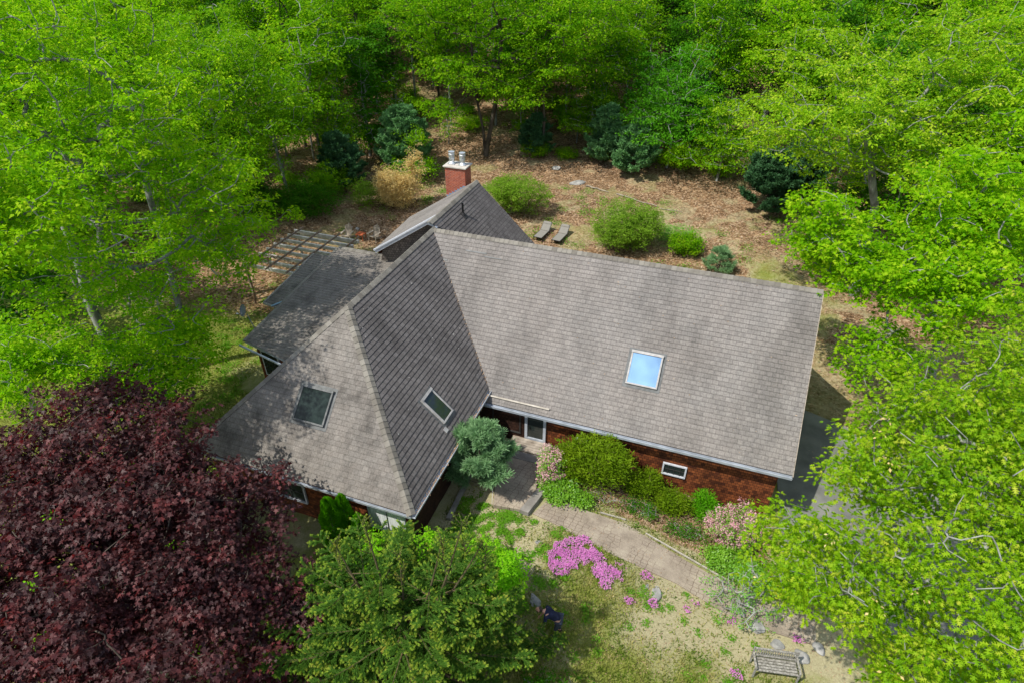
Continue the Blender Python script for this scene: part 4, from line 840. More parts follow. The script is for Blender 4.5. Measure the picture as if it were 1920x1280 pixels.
shrub('round_shrub', 7.1, 15.8, 3.1, 2.5, 3.4, 'sage', 'simple', .1, 780, 46, .17, .9, 'largest rounded fine leaved shrub behind the main ridge', 91)
shrub('round_shrub', -1.6, 18.0, 2.8, 2.2, 3.1, 'sage', 'simple', .1, 600, 46, .17, .9, 'rounded fine leaved shrub just right of the rear gable', 92)
shrub('leafy_bush', 11.5, 15.7, 1.25, 1.1, 1.8, 'forest', 'simple', .12, 130, 46, .16, .8, 'small bright green bush right of the largest rounded shrub', 93)
shrub('leafy_bush', 10.4, 17.6, 1.7, 1.3, 1.1, 'mint', 'simple', .09, 120, 34, .2, .8, 'pale low bush behind the small bright green bush', 94)
shrub('golden_thicket', -11.8, 16.2, 2.0, 1.2, 3.3, 'gold', 'simple', .1, 560, 40, .16, 1.1, 'dry golden thicket of upright canes beside the chimney', 95, stems=14, up=.3, lo=.0, droop=-.3, lumps=2, plume=26)
shrub('golden_thicket', -10.3, 17.2, .9, .8, 4.4, 'gold', 'simple', .1, 130, 34, .14, 1.3, 'tallest narrow tuft of the dry golden canes', 96, stems=8, up=.3, lo=.0, droop=-.3, lumps=1, plume=12)
shrub('golden_thicket', -14.0, 15.5, 1.4, 1.1, 2.3, 'sage', 'simple', .1, 170, 34, .18, 1.1, 'thinner greenish thicket left of the golden canes', 97, stems=10, up=.3, lo=.0, droop=0)
shrub('dark_bush', -17.4, 12.8, 2.7, 2.0, 2.6, 'forest_deep', 'simple', .12, 420, 44, .22, .8, 'dark green bush behind the pergola', 98)
shrub('dark_bush', -21.0, 11.6, 2.6, 2.2, 2.8, 'forest_deep', 'simple', .13, 340, 44, .24, .8, 'dark green bush farthest left behind the pergola', 99)
shrub('dark_bush', -17.8, 16.0, 2.2, 2.0, 3.0, 'forest', 'simple', .12, 300, 44, .22, .8, 'green bush between the shaded pine and the dark bush', 100)
shrub('yew_bush', 10.35, -6.7, 1.55, .95, 2.25, 'yew', 'blade', .12, 620, 46, .12, 1.0, 'large olive green yew against the main wall', 101, up=.2, droop=-.6, shell=.25, lumps=8, plume=14)
shrub('yew_bush', 12.5, -6.35, .8, .55, 1.35, 'yew', 'blade', .1, 200, 40, .1, 1.0, 'small yew left of the low window', 102, up=.2, droop=-.6, plume=6)
shrub('yew_bush', 13.75, -6.5, .85, .55, .95, 'yew', 'blade', .1, 180, 40, .1, 1.0, 'low spreading yew under the low window', 103, up=.2, droop=-.5, plume=6)
shrub('yew_bush', 15.1, -6.2, .5, .45, 1.2, 'arbor', 'blade', .1, 110, 40, .1, 1.0, 'dark yew between the low window and pink rhododendron', 104, up=.2, droop=-.5)
shrub('rhododendron', 8.55, -7.3, .6, .75, 1.75, 'rhodo', 'simple', .08, 190, 14, .1, .8, 'pale pink flowering rhododendron beside the front stoop', 105, extra=('pink', .9, 22, .07, 'simple'))
shrub('rhododendron', 16.2, -7.1, 1.25, .8, 1.9, 'rhodo', 'simple', .08, 340, 13, .12, .8, 'pale pink flowering rhododendron near the right end of the wall', 106, extra=('pink', .9, 22, .07, 'simple'))
shrub('leafy_bush', 9.1, -8.0, .85, .5, .75, 'rhodo', 'simple', .1, 150, 34, .11, .8, 'glossy light green bush at the corner of the path and step', 107)
shrub('leafy_bush', 10.1, -8.0, .5, .35, .5, 'rhodo', 'simple', .09, 70, 34, .1, .8, 'smaller glossy bush at the edge of the paved path', 108)
shrub('leafy_bush', 16.6, -8.3, 1.1, .6, .75, 'rhodo', 'simple', .1, 200, 36, .12, .8, 'glossy green bush below the right rhododendron', 109)
shrub('bare_shrub', 11.1, -7.5, .9, .4, .7, 'sage', 'simple', .05, 90, 5, .1, .8, 'grey twiggy shrub almost bare in front of the large yew', 110, bark='bark')
shrub('bare_shrub', 12.6, -7.35, .9, .45, .65, 'forest_deep', 'simple', .07, 90, 14, .12, .8, 'dark straggly shrub in the bed below the small yew', 111, bark='bark')
shrub('bare_shrub', 14.6, -7.6, .9, .45, .65, 'forest_deep', 'simple', .07, 90, 14, .12, .8, 'dark straggly shrub left of the right rhododendron', 112, bark='bark')
shrub('lime_bush', 8.0, -13.5, 1.5, 1.2, 2.7, 'lime', 'simple', .1, 400, 46, .15, .8, 'bright lime green bush right of the spruce top', 113)
shrub('lime_bush', 4.4, -14.0, 1.3, 1.0, 2.5, 'lime', 'simple', .1, 300, 46, .15, .8, 'bright lime green bush under the front wing window', 114)
shrub('lime_bush', 5.9, -13.6, 1.3, 1.1, 2.6, 'lime', 'simple', .1, 260, 46, .15, .8, 'bright lime green bush behind the middle of the spruce', 115)
shrub('lime_bush', 2.9, -14.6, .9, .8, .9, 'lime', 'simple', .1, 130, 40, .14, .8, 'low lime green bush at the foot of the arborvitae', 116)
small('dogwood', 17.0, -9.9, 2.4, 1.5, 'mint', 'simple', .08, 130, 16, .16, .6, 'airy pale green dogwood sapling at the end of the path', 117, lo=.3, bark='bark')
shrub('leafy_bush', 18.6, -8.6, 1.2, .9, 1.1, 'maple', 'simple', .1, 130, 30, .16, .8, 'green bush at the edge of the driveway under the oak', 118)
shrub('ground_shrub', 11.6, -16.3, 1.6, 1.4, .8, 'forest_deep', 'simple', .08, 200, 22, .2, .7, 'straggly low shrub in the shade right of the spruce', 119, bark='bark', extra=('phlox', .1, 4, .05, 'simple'))
shrub('ground_shrub', 13.6, -17.0, 1.3, 1.1, .7, 'sage', 'simple', .07, 130, 16, .2, .7, 'thin twiggy shrub at the bottom edge of the lawn', 120, bark='bark', extra=('phlox', .06, 4, .05, 'simple'))
# creeping pink flowers
def phlox(cx, cy, blobs, label, seed, dens=620, group='creeping pink flower patches'):
    rs = np.random.default_rng(seed); z = G(cx, cy); root = empty('pink_flowers', (cx, cy, z), label, 'flowers', group); P = []
    for (dx, dy, a, b_) in blobs:
        k = int(dens * a * b_ * 3.14); r_ = rs.random(k) ** .5; t_ = rs.uniform(0, 6.28, k); q = np.stack([dx + a * r_ * np.cos(t_), dy + b_ * r_ * np.sin(t_)], -1)
        keep = vnoise((q[:, 0] + cx), (q[:, 1] + cy), 3.1) > rs.uniform(.15, .55, k); P.append(q[keep])
    P = np.concatenate(P); zz = gz(P[:, 0] + cx, P[:, 1] + cy) - z + rs.uniform(.04, .16, len(P)); P3 = np.concatenate([P, zz[:, None]], 1); n_ = len(P3)
    D = rs.normal(size=(n_ * 3, 3)); D[:, 2] *= .35; Nn = rs.normal(size=(n_ * 3, 3)) * .35 + [0, 0, 1]; Pp = np.repeat(P3, 3, 0) + rs.normal(size=(n_ * 3, 3)) * .012
    g1 = leaves_geo('simple', Pp, D, Nn, .055 * rs.uniform(.7, 1.2, len(Pp))); put('blossoms', np_mesh('blossoms', *g1, ['phlox']), root)
    Pl = P3 + rs.normal(size=P3.shape) * [.06, .06, .01] - [0, 0, .05]; g2 = leaves_geo('simple', Pl, rs.normal(size=Pl.shape) + [0, 0, .4], rs.normal(size=Pl.shape) * .4 + [0, 0, 1], np.full(n_, .06)); put('leaves', np_mesh('leaves', *g2, ['weed']), root)
phlox(10.8, -10.45, [(-.6, -.4, .6, .4), (-.1, .3, .7, .4), (.5, .1, .5, .35), (-.85, -.3, .3, .6), (0, .6, .35, .3), (-.6, -.85, .45, .35), (-.2, -.3, .5, .4), (.75, -.15, .35, .3)], 'largest mat of magenta flowers beside the paved path', 121, 800)
phlox(11.95, -10.75, [(0, 0, .38, .42), (.35, .35, .35, .25), (-.3, -.2, .3, .2), (.6, .1, .25, .2), (.0, -.5, .25, .2)], 'second magenta flower mat right of the largest one', 122, 620)
for i, (x, y, s, lab) in enumerate([(13.35, -10.2, .25, 'small pink flower tuft nearest the path edge'), (12.95, -11.5, .2, 'tiny pink flower tuft left of the flat grey rock'), (13.8, -11.2, .22, 'pink flower tuft touching the flat grey rock'), (14.95, -10.9, .2, 'pink flower tuft midway between grey rock and sapling'), (15.25, -10.5, .17, 'brightest small pink tuft left of the sapling'), (16.9, -12.6, .22, 'pink flower tuft left of the bench'), (16.6, -10.7, .18, 'sparse pink tuft beside the sapling stones'), (18.9, -10.6, .2, 'pink flower tuft among the stones behind the bench')]):
    phlox(x, y, [(0, 0, s, s * .75)], lab, 130 + i, 520)
# ---- the wood
protos = []
def forest_tree(seed, h, mats, bark, lo=.38, R=3.3, per=56, nt_=150, label='', group='', size=.26):
    rs = random.Random(seed); e = []
    for i in range(6):
        f = i / 5; a = rs.uniform(0, 6.28); r_ = R * (1 - .35 * abs(f - .45)) * rs.uniform(.75, 1.1); o = R * .35
        e.append((math.cos(a) * o, math.sin(a) * o, h * (lo + (.93 - lo) * f), r_ * .8, r_ * .8, h * .085))
    root = tree('forest_tree', (0, 0, 0), [[(0, 0, -.3), (rs.uniform(-.2, .2), rs.uniform(-.2, .2), h * .25), (rs.uniform(-.3, .3), rs.uniform(-.3, .3), h * .5), (rs.uniform(-.4, .4), rs.uniform(-.4, .4), h * .8)]], e, nt_, per, .5, size, 'simple', mats, bark, .4, label, 'tree', group, seed, r_tip=.022, sides=5, step=1.0, pw=.4)
    return root
FL = {'a': ('leafy spring green forest tree in the wood behind the house', 'forest trees behind the house'), 'b': ('deeper green forest tree in the wood behind the house', 'deeper green forest trees'), 'c': ('thin young tree with sparse leaves on the wooded slope', 'thin young trees in the wood')}
pa = [forest_tree(201, 15, 'forest', 'bark', .36, 3.6, label=FL['a'][0], group=FL['a'][1]), forest_tree(202, 13.5, 'forest', 'bark', .42, 3.2, label=FL['a'][0], group=FL['a'][1]), forest_tree(203, 16, 'maple', 'bark_dark', .45, 3.8, label=FL['a'][0], group=FL['a'][1])]
pb = [forest_tree(204, 14, 'forest_deep', 'bark_dark', .3, 3.4, label=FL['b'][0], group=FL['b'][1]), forest_tree(205, 11, 'forest_deep', 'bark', .25, 3.0, label=FL['b'][0], group=FL['b'][1])]
pc = [forest_tree(206, 6, 'forest', 'bark', .3, 1.7, 30, 70, label=FL['c'][0], group=FL['c'][1], size=.2), forest_tree(207, 8, 'beech', 'bark', .35, 1.6, 26, 70, label=FL['c'][0], group=FL['c'][1], size=.2)]
YV = YAW; fwd = np.array([-math.sin(YV) * math.cos(PITCH), math.cos(YV) * math.cos(PITCH), -math.sin(PITCH)]); rgt = np.array([math.cos(YV), math.sin(YV), 0]); upv = np.cross(rgt, fwd)
def seen(x, y, z, mx=1.15, my=1.25):   # is a point inside (a slightly widened) view: only decides which trees are worth building
    d = np.array([x, y, z]) - CAM; w = d @ fwd
    return w > 1 and abs(d @ rgt) / w * 1142 / 960 < mx and abs(d @ upv) / w * 1142 / 640 < my
placed = []; used = set(); rr = random.Random(5)
avoid = [(-14.2, -8.6, 4), (-17.5, -1.5, 4), (-21, 8, 4), (22.4, 14.2, 4), (24.5, 2.8, 4), (-8.5, 28, 5), (30, 9, 3), (8.2, 29.4, 3.5), (28.5, -5.5, 3), (12.6, 28.2, 3), (5.2, 33.5, 3)]
def ok(x, y, sp):
    if any((x - a) ** 2 + (y - b_) ** 2 < r_ * r_ for a, b_, r_ in avoid): return False
    return all((x - a) ** 2 + (y - b_) ** 2 > sp * sp for a, b_ in placed)
def inwood(x, y):
    if y > 31.5 + 2.5 * math.sin(x * .4) and x > -18: return True
    if x < -19 and y > 14: return True
    if x < -21 and y > -14: return True
    if x > 21 and y > 16: return True
    return False
cnt = {'a': 0, 'b': 0, 'c': 0}; last_planted = [None]
def plant(kind, x, y, s=1.0):
    P_ = {'a': pa, 'b': pb, 'c': pc}[kind]; o = P_[rr.randrange(len(P_))]; z = G(x, y)
    sc = (s * rr.uniform(.85, 1.15), s * rr.uniform(.85, 1.12)); rz = rr.uniform(0, 6.28)
    if o.name not in used:
        used.add(o.name); o.location = (x, y, z); o.rotation_euler = (0, 0, rz); o.scale = (sc[0], sc[0], sc[1]); last_planted[0] = o
    else: last_planted[0] = dup(o, (x, y, z), rz, sc)
    d = np.array([x, y, z]) - CAM; hx = (d @ rgt) / (d @ fwd) * 1142 + 960
    deep = 0 if y < 46 else (1 if y < 68 else 2)
    where = ['behind the left oaks', 'left of the double oak', 'behind the double oak', 'behind the pines', 'behind the forked oak'][min(4, max(0, int((hx > 380)) + int(hx > 780) + int(hx > 1060) + int(hx > 1400)))]
    row = ['at the wood edge', 'in mid wood', 'deep in the wood'][deep]
    look = {'a': 'light green forest tree', 'b': 'darker green forest tree', 'c': 'thin young forest tree'}[kind]
    q = last_planted[0]; q['label'] = look + ' ' + row + ' ' + where; q['group'] = look.replace('tree', 'trees') + ' ' + row + ' ' + where
    placed.append((x, y)); cnt[kind] += 1
for x, y in ((-23.7, 32.3), (-25.3, 40.7), (-20.8, 37.9), (-3.0, 36), (2.5, 38), (-14.5, 33.5), (15.5, 34), (19, 31)): plant('a', x, y)
for tgt, kinds, sp in ((165, 'aab', 3.7), (40, 'b', 3.0), (60, 'c', 2.2)):
    n_ok = 0; tries = 0
    while n_ok < tgt and tries < 9000:
        tries += 1; x = rr.uniform(-75, 62); y = -14 + 124 * rr.random() ** .8
        if not inwood(x, y) or not ok(x, y, sp * (1 + max(0, y - 45) / 70)): continue
        z = G(x, y)
        if kinds == 'c' and y > 62: continue
        if not (seen(x, y, z + 1, 1.1, 1.05) or seen(x, y, z + 9, 1.12, 1.12)): continue
        plant(kinds[rr.randrange(len(kinds))], x, y); n_ok += 1
for P_ in (pa, pb, pc):
    for o in P_:
        if o.name not in used:
            for c_ in list(o.children): bpy.data.objects.remove(c_)
            bpy.data.objects.remove(o)
print('forest', cnt)
ub = []
for k, (lm_, sd_) in enumerate([('forest', 401), ('beech', 402), ('maple', 403)]):
    ub.append(shrub('understory_bush', [-24, 3, 18][k], [26, 34, 31][k], 1.6, 1.4, 1.7, lm_, 'simple', .15, 120, 30, .26, .5, 'low leafy bush in the undergrowth at the edge of the wood', sd_, stems=4, group='low bushes in the undergrowth'))
pb_ = []; rr = random.Random(9); t_ = 0
while len(pb_) < 46 and t_ < 4000:
    t_ += 1; x = rr.uniform(-34, 26); y = rr.uniform(9, 44)
    if not ((y > 27.5 + 2 * math.sin(x * .5) and x > -16) or (x < -18 and y > 10)): continue
    if any((x - a) ** 2 + (y - b_) ** 2 < 5 for a, b_ in pb_) or not seen(x, y, G(x, y) + 1, 1.05, 1.02): continue
    pb_.append((x, y)); s_ = rr.uniform(.6, 1.3); dup(ub[rr.randrange(3)], (x, y, G(x, y)), rr.uniform(0, 6.28), (s_, s_ * rr.uniform(.7, 1.2)))
for q in list(SC.collection.objects):
    if q.name.startswith('understory_bush'):
        zx = q.location.x; w_ = 'left of the clearing' if zx < -16 else ('behind the clearing' if zx < 9 else 'right of the clearing'); q['label'] = 'low leafy bush in the undergrowth ' + w_; q['group'] = 'low bushes ' + w_
# a few thin saplings at the edge of the clearing
for i, (x, y, h, lab) in enumerate([(-16.5, 27, 5.5, 'thin sapling with few leaves behind the blue green pine'), (-6.2, 31.5, 5, 'thin sapling just behind the double trunked oak'), (-1, 33, 6, 'slim sapling between the oak and the tall pine'), (15.2, 31, 6, 'slim sapling right of the small beech'), (-13, 29.5, 4.5, 'leafy sapling left of the double trunked oak')]):
    small('sapling', x, y, h, 1.2, 'forest', 'simple', .17, 50, 24, .3, .4, lab, 160 + i)
# ---- ground scatter (uncountable)
def scatter(name, n_, box, keep, kind, mat_, size, dz, flat, seed, clump=None):
    rs = np.random.default_rng(seed); x = rs.uniform(box[0], box[1], n_); y = rs.uniform(box[2], box[3], n_)
    if clump:
        c = rs.integers(0, clump[0], n_); cx = rs.uniform(box[0], box[1], clump[0]); cy = rs.uniform(box[2], box[3], clump[0]); x = cx[c] + rs.normal(0, clump[1], n_); y = cy[c] + rs.normal(0, clump[1], n_)
    k = keep(x, y, rs); x = x[k]; y = y[k]; n_ = len(x); z = gz(x, y) + (vnoise(x, y, 2.1) - .5) * .05 + dz * rs.random(n_) + .012
    D = rs.normal(size=(n_, 3)); D[:, 2] = np.abs(D[:, 2]) * (.25 if flat else 2.2); Nn = rs.normal(size=(n_, 3)) * (.35 if flat else 1) + ([0, 0, 1] if flat else [0, 0, 0])
    g_ = leaves_geo(kind, np.stack([x, y, z], -1), D, Nn, size * rs.uniform(.5, 1.3, n_)); o = put(name, np_mesh(name, g_[0], g_[1], [mat_])); o['kind'] = 'stuff'; return o
def inhouse(x, y): return ((x > -5) & (x < 5) & (y > -12.9) & (y < 6.2)) | ((x > 4) & (x < 18) & (y > -5.4) & (y < 5.4)) | ((x > -8.6) & (x < -4) & (y > -6.8) & (y < 1.7))
def onpath(x, y): return ((x > 8.4) & (x < 19.5) & (y < -8.1 - (x - 9) * .1) & (y > -9.5 - np.clip(x - 10, 0, 5) * .14)) | ((x > 6.1) & (x < 8.4) & (y > -9.4) & (y < -5)) | ((x > 18) & (y < 3.2 - (x - 18) * .2) & (y > -12))
tagl = lambda o, l: None
scatter('fallen_leaves', 62000, (-27, 24, 5, 36), lambda x, y, r_: (masks(x, y)[0] > r_.uniform(.2, .9, len(x))) & ~inhouse(x, y), 'tri', 'litter', .15, .05, True, 301)
scatter('fallen_leaves', 9000, (8, 19.5, -9.3, -5), lambda x, y, r_: (masks(x, y)[0] > .5) & ~inhouse(x, y) & ~onpath(x, y), 'tri', 'litter', .09, .04, True, 302)
scatter('lawn_debris', 9000, (4.5, 22, -19, -7), lambda x, y, r_: ~inhouse(x, y), 'tri', 'litter', .055, .03, True, 303)
scatter('grass', 130000, (5, 22, -20, -7.5), lambda x, y, r_: (masks(x, y)[1] > r_.uniform(-.15, .9, len(x))) & ~inhouse(x, y) & ~onpath(x, y), 'blade', 'grass', .1, .0, False, 304)
scatter('grass', 70000, (-19, -4.8, -14, 8), lambda x, y, r_: (masks(x, y)[1] > r_.uniform(0, .8, len(x))) & ~inhouse(x, y), 'blade', 'grass', .11, .0, False, 305)
scatter('grass', 30000, (4, 22, 7, 22), lambda x, y, r_: (masks(x, y)[1] > r_.uniform(.1, .9, len(x))) & ~inhouse(x, y), 'needle', 'grass', .12, .0, False, 306)
scatter('weeds', 15000, (5.4, 10.5, -12.5, -9), lambda x, y, r_: ~inhouse(x, y) & ~onpath(x, y), 'simple', 'weed', .07, .07, True, 307, (90, .09))
scatter('weeds', 9000, (9, 19, -18, -9.5), lambda x, y, r_: ~inhouse(x, y) & ~onpath(x, y), 'simple', 'weed', .065, .06, True, 308, (110, .09))
scatter('weeds', 16000, (-14, -5, -12, 4), lambda x, y, r_: ~inhouse(x, y), 'simple', 'weed', .08, .08, True, 309, (130, .2))
scatter('weeds', 14000, (-14, 20, 8, 24), lambda x, y, r_: ~inhouse(x, y), 'simple', 'weed', .1, .1, True, 310, (110, .3))
scatter('fallen_leaves', 2600, (18.2, 30, -11, 3), lambda x, y, r_: vnoise(x, y, .8) > r_.uniform(.2, .9, len(x)), 'tri', 'litter', .09, .05, True, 311)
scatter('fallen_leaves', 500, (6, 19, -10.8, -6.6), lambda x, y, r_: onpath(x, y), 'tri', 'litter', .06, .09, True, 312)
# fallen petals and bits on the dark wing slope
rs = np.random.default_rng(320); O, U, Vv, n_ = S_EAST; k = 60
pu = rs.uniform(0, 1, k); q = []
for i in range(k):
    y = rs.uniform(-11, -.5); x = rs.uniform(.3, 4.8)
    if -5.28 * x / 5 > y - .0 and y < -5.0 or y > -5.0:
        q.append((x, y))
q = [(x, y) for x, y in q if y < -1.05 * x and (y + 12.83) > (5 - x) * 0 and y > -7.74 - 1.018 * x]
P = np.array([(x, y, -k_ * x) for x, y in q]) + np.array(n_) * .035
g_ = leaves_geo('simple', P, rs.normal(size=P.shape) * [1, 1, .1] - np.array([0, 0, 0]), np.tile(np.array(n_), (len(P), 1)), .05 * rs.uniform(.5, 1.3, len(P)))
o = put('roof_debris', np_mesh('roof_debris', g_[0], g_[1], ['petal'])); o['kind'] = 'stuff'
# leaves caught in the valley, in the wing gutter and over the roofs
rs = np.random.default_rng(330); A_ = []
for i in range(420):
    y = rs.uniform(-12.7, -5.6); A_.append((5.09 + rs.normal(0, .035), y, -4.84 + rs.uniform(0, .05)))
for i in range(260):
    t_ = rs.random() ** .6; w_ = abs(rs.normal(0, .05)); A_.append((5 * t_ - w_, -5.28 * t_ + rs.normal(0, .03), -k_ * (5 * t_ - w_) + .04))
for i in range(160):
    x = rs.uniform(1.5, 17.8); y = -rs.random() * 5.6; A_.append((x, y, y * EM / WM + .035)) if -y < x * 1.05 else None
P = np.array(A_); g_ = leaves_geo('tri', P, rs.normal(size=P.shape) * [1, 1, .25], rs.normal(size=P.shape) * .3 + [0, -.4, 1], .06 * rs.uniform(.5, 1.4, len(P)))
o = put('roof_leaves', np_mesh('roof_leaves', g_[0], g_[1], ['litter'])); o['kind'] = 'stuff'
#@@OBJ
# ------------------------------------------------------------------ garden objects
def lounger(x, y, rz, label):
    z = G(x, y) + .02; o = empty('lounge_chair', (x, y, z), label, 'lounge chair', 'pair of lounge chairs', rz)
    L1, w = 1.25, .66; hb = math.radians(38); bx = .78
    mb = MB()
    for s in (-1, 1): mb.bar((s * w / 2, 0, .32), (s * w / 2, L1, .34), .045, .045); mb.bar((s * w / 2, L1, .34), (s * w / 2, L1 + bx * math.cos(hb), .34 + bx * math.sin(hb)), .045, .045)
    mb.bar((-w / 2, 0, .32), (w / 2, 0, .32), .045, .045); mb.bar((-w / 2, L1 + bx * math.cos(hb), .34 + bx * math.sin(hb)), (w / 2, L1 + bx * math.cos(hb), .34 + bx * math.sin(hb)), .045, .045)
    mb.build('frame', 'black', o)
    mb = MB(); mb.bar((0, .03, .345), (0, L1 - .01, .365), w - .03, .03); mb.build('seat', 'sling', o, bevel=.01)
    mb = MB(); mb.bar((0, L1 + .02, .375), (0, L1 + bx * math.cos(hb) - .02, .355 + bx * math.sin(hb)), w - .03, .03); bk = mb.build('backrest', 'sling', o, bevel=.01)
    mb = MB(); mb.bar((0, L1 + bx * .72 * math.cos(hb), .4 + bx * .72 * math.sin(hb)), (0, L1 + bx * .97 * math.cos(hb), .4 + bx * .97 * math.sin(hb)), w - .1, .06); mb.build('headrest', 'sling', bk, bevel=.02)
    for s in (-1, 1):
        for yy in (.15, L1 + .1): mb = MB(); mb.bar((s * w / 2, yy, .32), (s * (w / 2 + .02), yy + (.08 if yy > 1 else -.06), .0), .04, .04, (0, 1, 0)); mb.build('leg', 'black', o)
lounger(1.05, 14.35, -.13, 'left lounge chair with grey sling seat behind the rear gable')
lounger(2.45, 14.35, -.13, 'right lounge chair with grey sling seat nearest the rounded shrub')
def adirondack(x, y, rz, label, m_='wood'):
    z = G(x, y) + .02; o = empty('adirondack_chair', (x, y, z), label, 'chair', 'adirondack chairs behind the house', rz)
    mb = MB()
    for i in range(5): mb.box((0, -.28 + i * .115, .36 - i * .03), (.56, .1, .022), (1, 0, 0), (0, 1, -.26), (0, .26, 1))
    mb.build('seat', m_, o)
    mb = MB()
    for i in range(5):
        xx = (i - 2) * .115; hh = .84 - abs(i - 2) * .09; mb.bar((xx * .8, .2, .24), (xx * 1.15, .2 + hh * .38, .24 + hh), .1, .02, (0, -1, .4))
    mb.bar((-.27, .3, .5), (.27, .3, .5), .07, .025, (0, 0, 1)); mb.build('backrest', m_, o)
    for s in (-1, 1):
        mb = MB(); mb.bar((s * .36, -.36, .56), (s * .34, .36, .54), .14, .025); mb.build('armrest', m_, o)
        mb = MB(); mb.bar((s * .32, -.3, 0), (s * .32, -.3, .55), .09, .03, (0, 1, 0)); mb.build('leg', m_, o)
        mb = MB(); mb.bar((s * .29, -.3, .3), (s * .29, .52, .03), .03, .1, (0, 0, 1)); mb.build('leg', m_, o)
adirondack(-12.75, 10.45, .12, 'left weathered adirondack chair beside the small red table')
adirondack(-10.95, 11.3, -.1, 'right weathered adirondack chair nearer the rear gable')
z = G(-11.9, 10.95); o = empty('side_table', (-11.9, 10.95, z), 'small red stained table between the two adirondack chairs', 'table')
mb = MB(); [mb.box((0, -.24 + i * .12, .45), (.62, .11, .025)) for i in range(5)]; mb.build('tabletop', 'red_wood', o)
for sx in (-1, 1):
    for sy in (-1, 1): mb = MB(); mb.box((sx * .26, sy * .22, .22), (.05, .05, .43)); mb.build('leg', 'red_wood', o)
# bench
z = G(18.0, -12.1); o = empty('garden_bench', (18.05, -12.1, z), 'weathered white slatted garden bench at the lower right of the lawn', 'bench', None, .2)
for i in range(5): mb = MB(); mb.box((0, -.2 + i * .1, .43), (1.38, .075, .025)); mb.build('seat_slat', 'wood_white', o)
mb = MB(); mb.bar((-.7, .3, .86), (.7, .3, .86), .06, .05); mb.bar((-.7, .27, .52), (.7, .27, .52), .05, .05)
for i in range(18): xx = -.64 + i * .0755; mb.bar((xx, .275, .53), (xx + .04, .295, .85), .02, .015, (0, 1, 0)); mb.bar((xx + .04, .272, .53), (xx, .292, .85), .02, .015, (0, 1, 0))
mb.build('backrest', 'wood_white', o)
for s in (-1, 1):
    mb = MB(); mb.bar((s * .71, -.28, .62), (s * .71, .3, .64), .06, .04); mb.build('armrest', 'wood_white', o)
    mb = MB(); mb.bar((s * .71, -.25, 0), (s * .71, -.25, .61), .05, .05, (0, 1, 0)); mb.build('leg', 'wood_white', o)
    mb = MB(); mb.bar((s * .71, .24, 0), (s * .71, .31, .9), .05, .05, (0, 1, 0)); mb.build('leg', 'wood_white', o)
# pergola
gzp = -7.5; o = empty('pergola', (-11.6, 3.6, gzp), 'weathered pergola of brown rafters over pale crosswise boards', 'pergola')
for i in range(4):
    x = -1.92 + i * 1.48; mb = MB(); mb.bar((x, -3.0 + (.2 if i else -.4), 2.62), (x, 3.1, 2.62), .06, .11); mb.build('rafter', 'wood_brown', o)
for j in range(8):
    y = -2.5 + j * .74; mb = MB(); mb.bar((-2.35, y, 2.47), (2.75, y, 2.47), .13, .2); mb.build('board', 'wood_board', o)
mb = MB(); mb.bar((-2.2, 3.0, 2.2), (2.3, 3.0, 2.2), .05, .3); mb.build('fascia', 'wood_board', o)
for x, y in ((-2.2, -2.5), (2.1, -2.5), (-2.2, 2.75), (2.1, 2.75)): mb = MB(); mb.box((x, y, 1.18), (.11, .11, 2.4)); mb.build('post', 'wood', o)
rs = np.random.default_rng(5); vz = G(-13.5, .7)
tree('vine', (-13.5, .7, vz), [[(-13.5, .7, vz - .1), (-13.4, .75, vz + 1), (-13.55, .8, vz + 2.2), (-13.4, 1.0, vz + 2.7)]], [(-12.9, 1.5, vz + 2.75, 1.3, .9, .25), (-12.4, 2.2, vz + 2.8, 1.6, .7, .15)], 240, 0, 0, 0, 'simple', 'forest', 'twig', 1, 'leafless tangled vine climbing the near corner of the pergola', 'vine', None, 7, r_tip=.006, step=.18, wig=.35)
# dish
o = empty('satellite_dish', (-6.8, -5.5, -4.6), 'dark grey satellite dish on a bent mast at the side wall', 'satellite dish')
mb = MB(); mb.tube((0, 0, 0), (-.75, .05, .15), .025); mb.tube((-.75, .05, .15), (-1.15, .15, 1.05), .025); mb.box((0.02, 0, 0), (.04, .2, .25)); mb.build('mast', 'dish', o)
D = Vector((-.4, -.8, .42)).normalized(); c = Vector((-1.25, .15, 1.25))
mb = MB(); mb.lathe(c, [(.02, 0), (.14, .012), (.24, .04), (.31, .085), (.31, .095), (.24, .052), (.14, .024), (.02, .012)], 24, axis=D); mb.build('dish', 'dish', o, smooth=False)
mb = MB(); mb.tube(c + Vector((0, 0, -.26)), c + D * .5 + Vector((0, 0, -.2)), .016); mb.build('feed_arm', 'dish', o)
mb = MB(); mb.lathe(c + D * .47 + Vector((0, 0, -.2)), [(.03, 0), (.045, .05), (.045, .1), (.03, .12)], 12, axis=D * -1); mb.build('receiver', 'galv', o)
# terracotta birdbath
z = G(11.85, -5.9); o = empty('birdbath', (11.85, -6.0, z), 'terracotta birdbath between the large yew and the small yew', 'birdbath')
mb = MB(); mb.lathe((0, 0, 0), [(.16, 0), (.16, .05), (.08, .12), (.07, .45), (.09, .62), (.12, .66)], 16); mb.build('pedestal', 'terra', o)
mb = MB(); mb.lathe((0, 0, .66), [(.1, 0), (.26, .05), (.33, .12), (.33, .14), (.29, .13), (.2, .07), (.01, .05)], 20); mb.build('bowl', 'terra', o)
# hose reel like wreath on the shaded side wall
mb = MB()
for i in range(20):
    a = i * 6.283 / 20; b_ = (i + 1) * 6.283 / 20; mb.tube((4.72, -8.6 + .25 * math.cos(a), -5.7 + .25 * math.sin(a)), (4.72, -8.6 + .25 * math.cos(b_), -5.7 + .25 * math.sin(b_)), .035, n=6)
tag(mb.build('wreath', 'twig', None), 'round twig wreath hanging on the shaded side wall of the front wing', 'wreath')
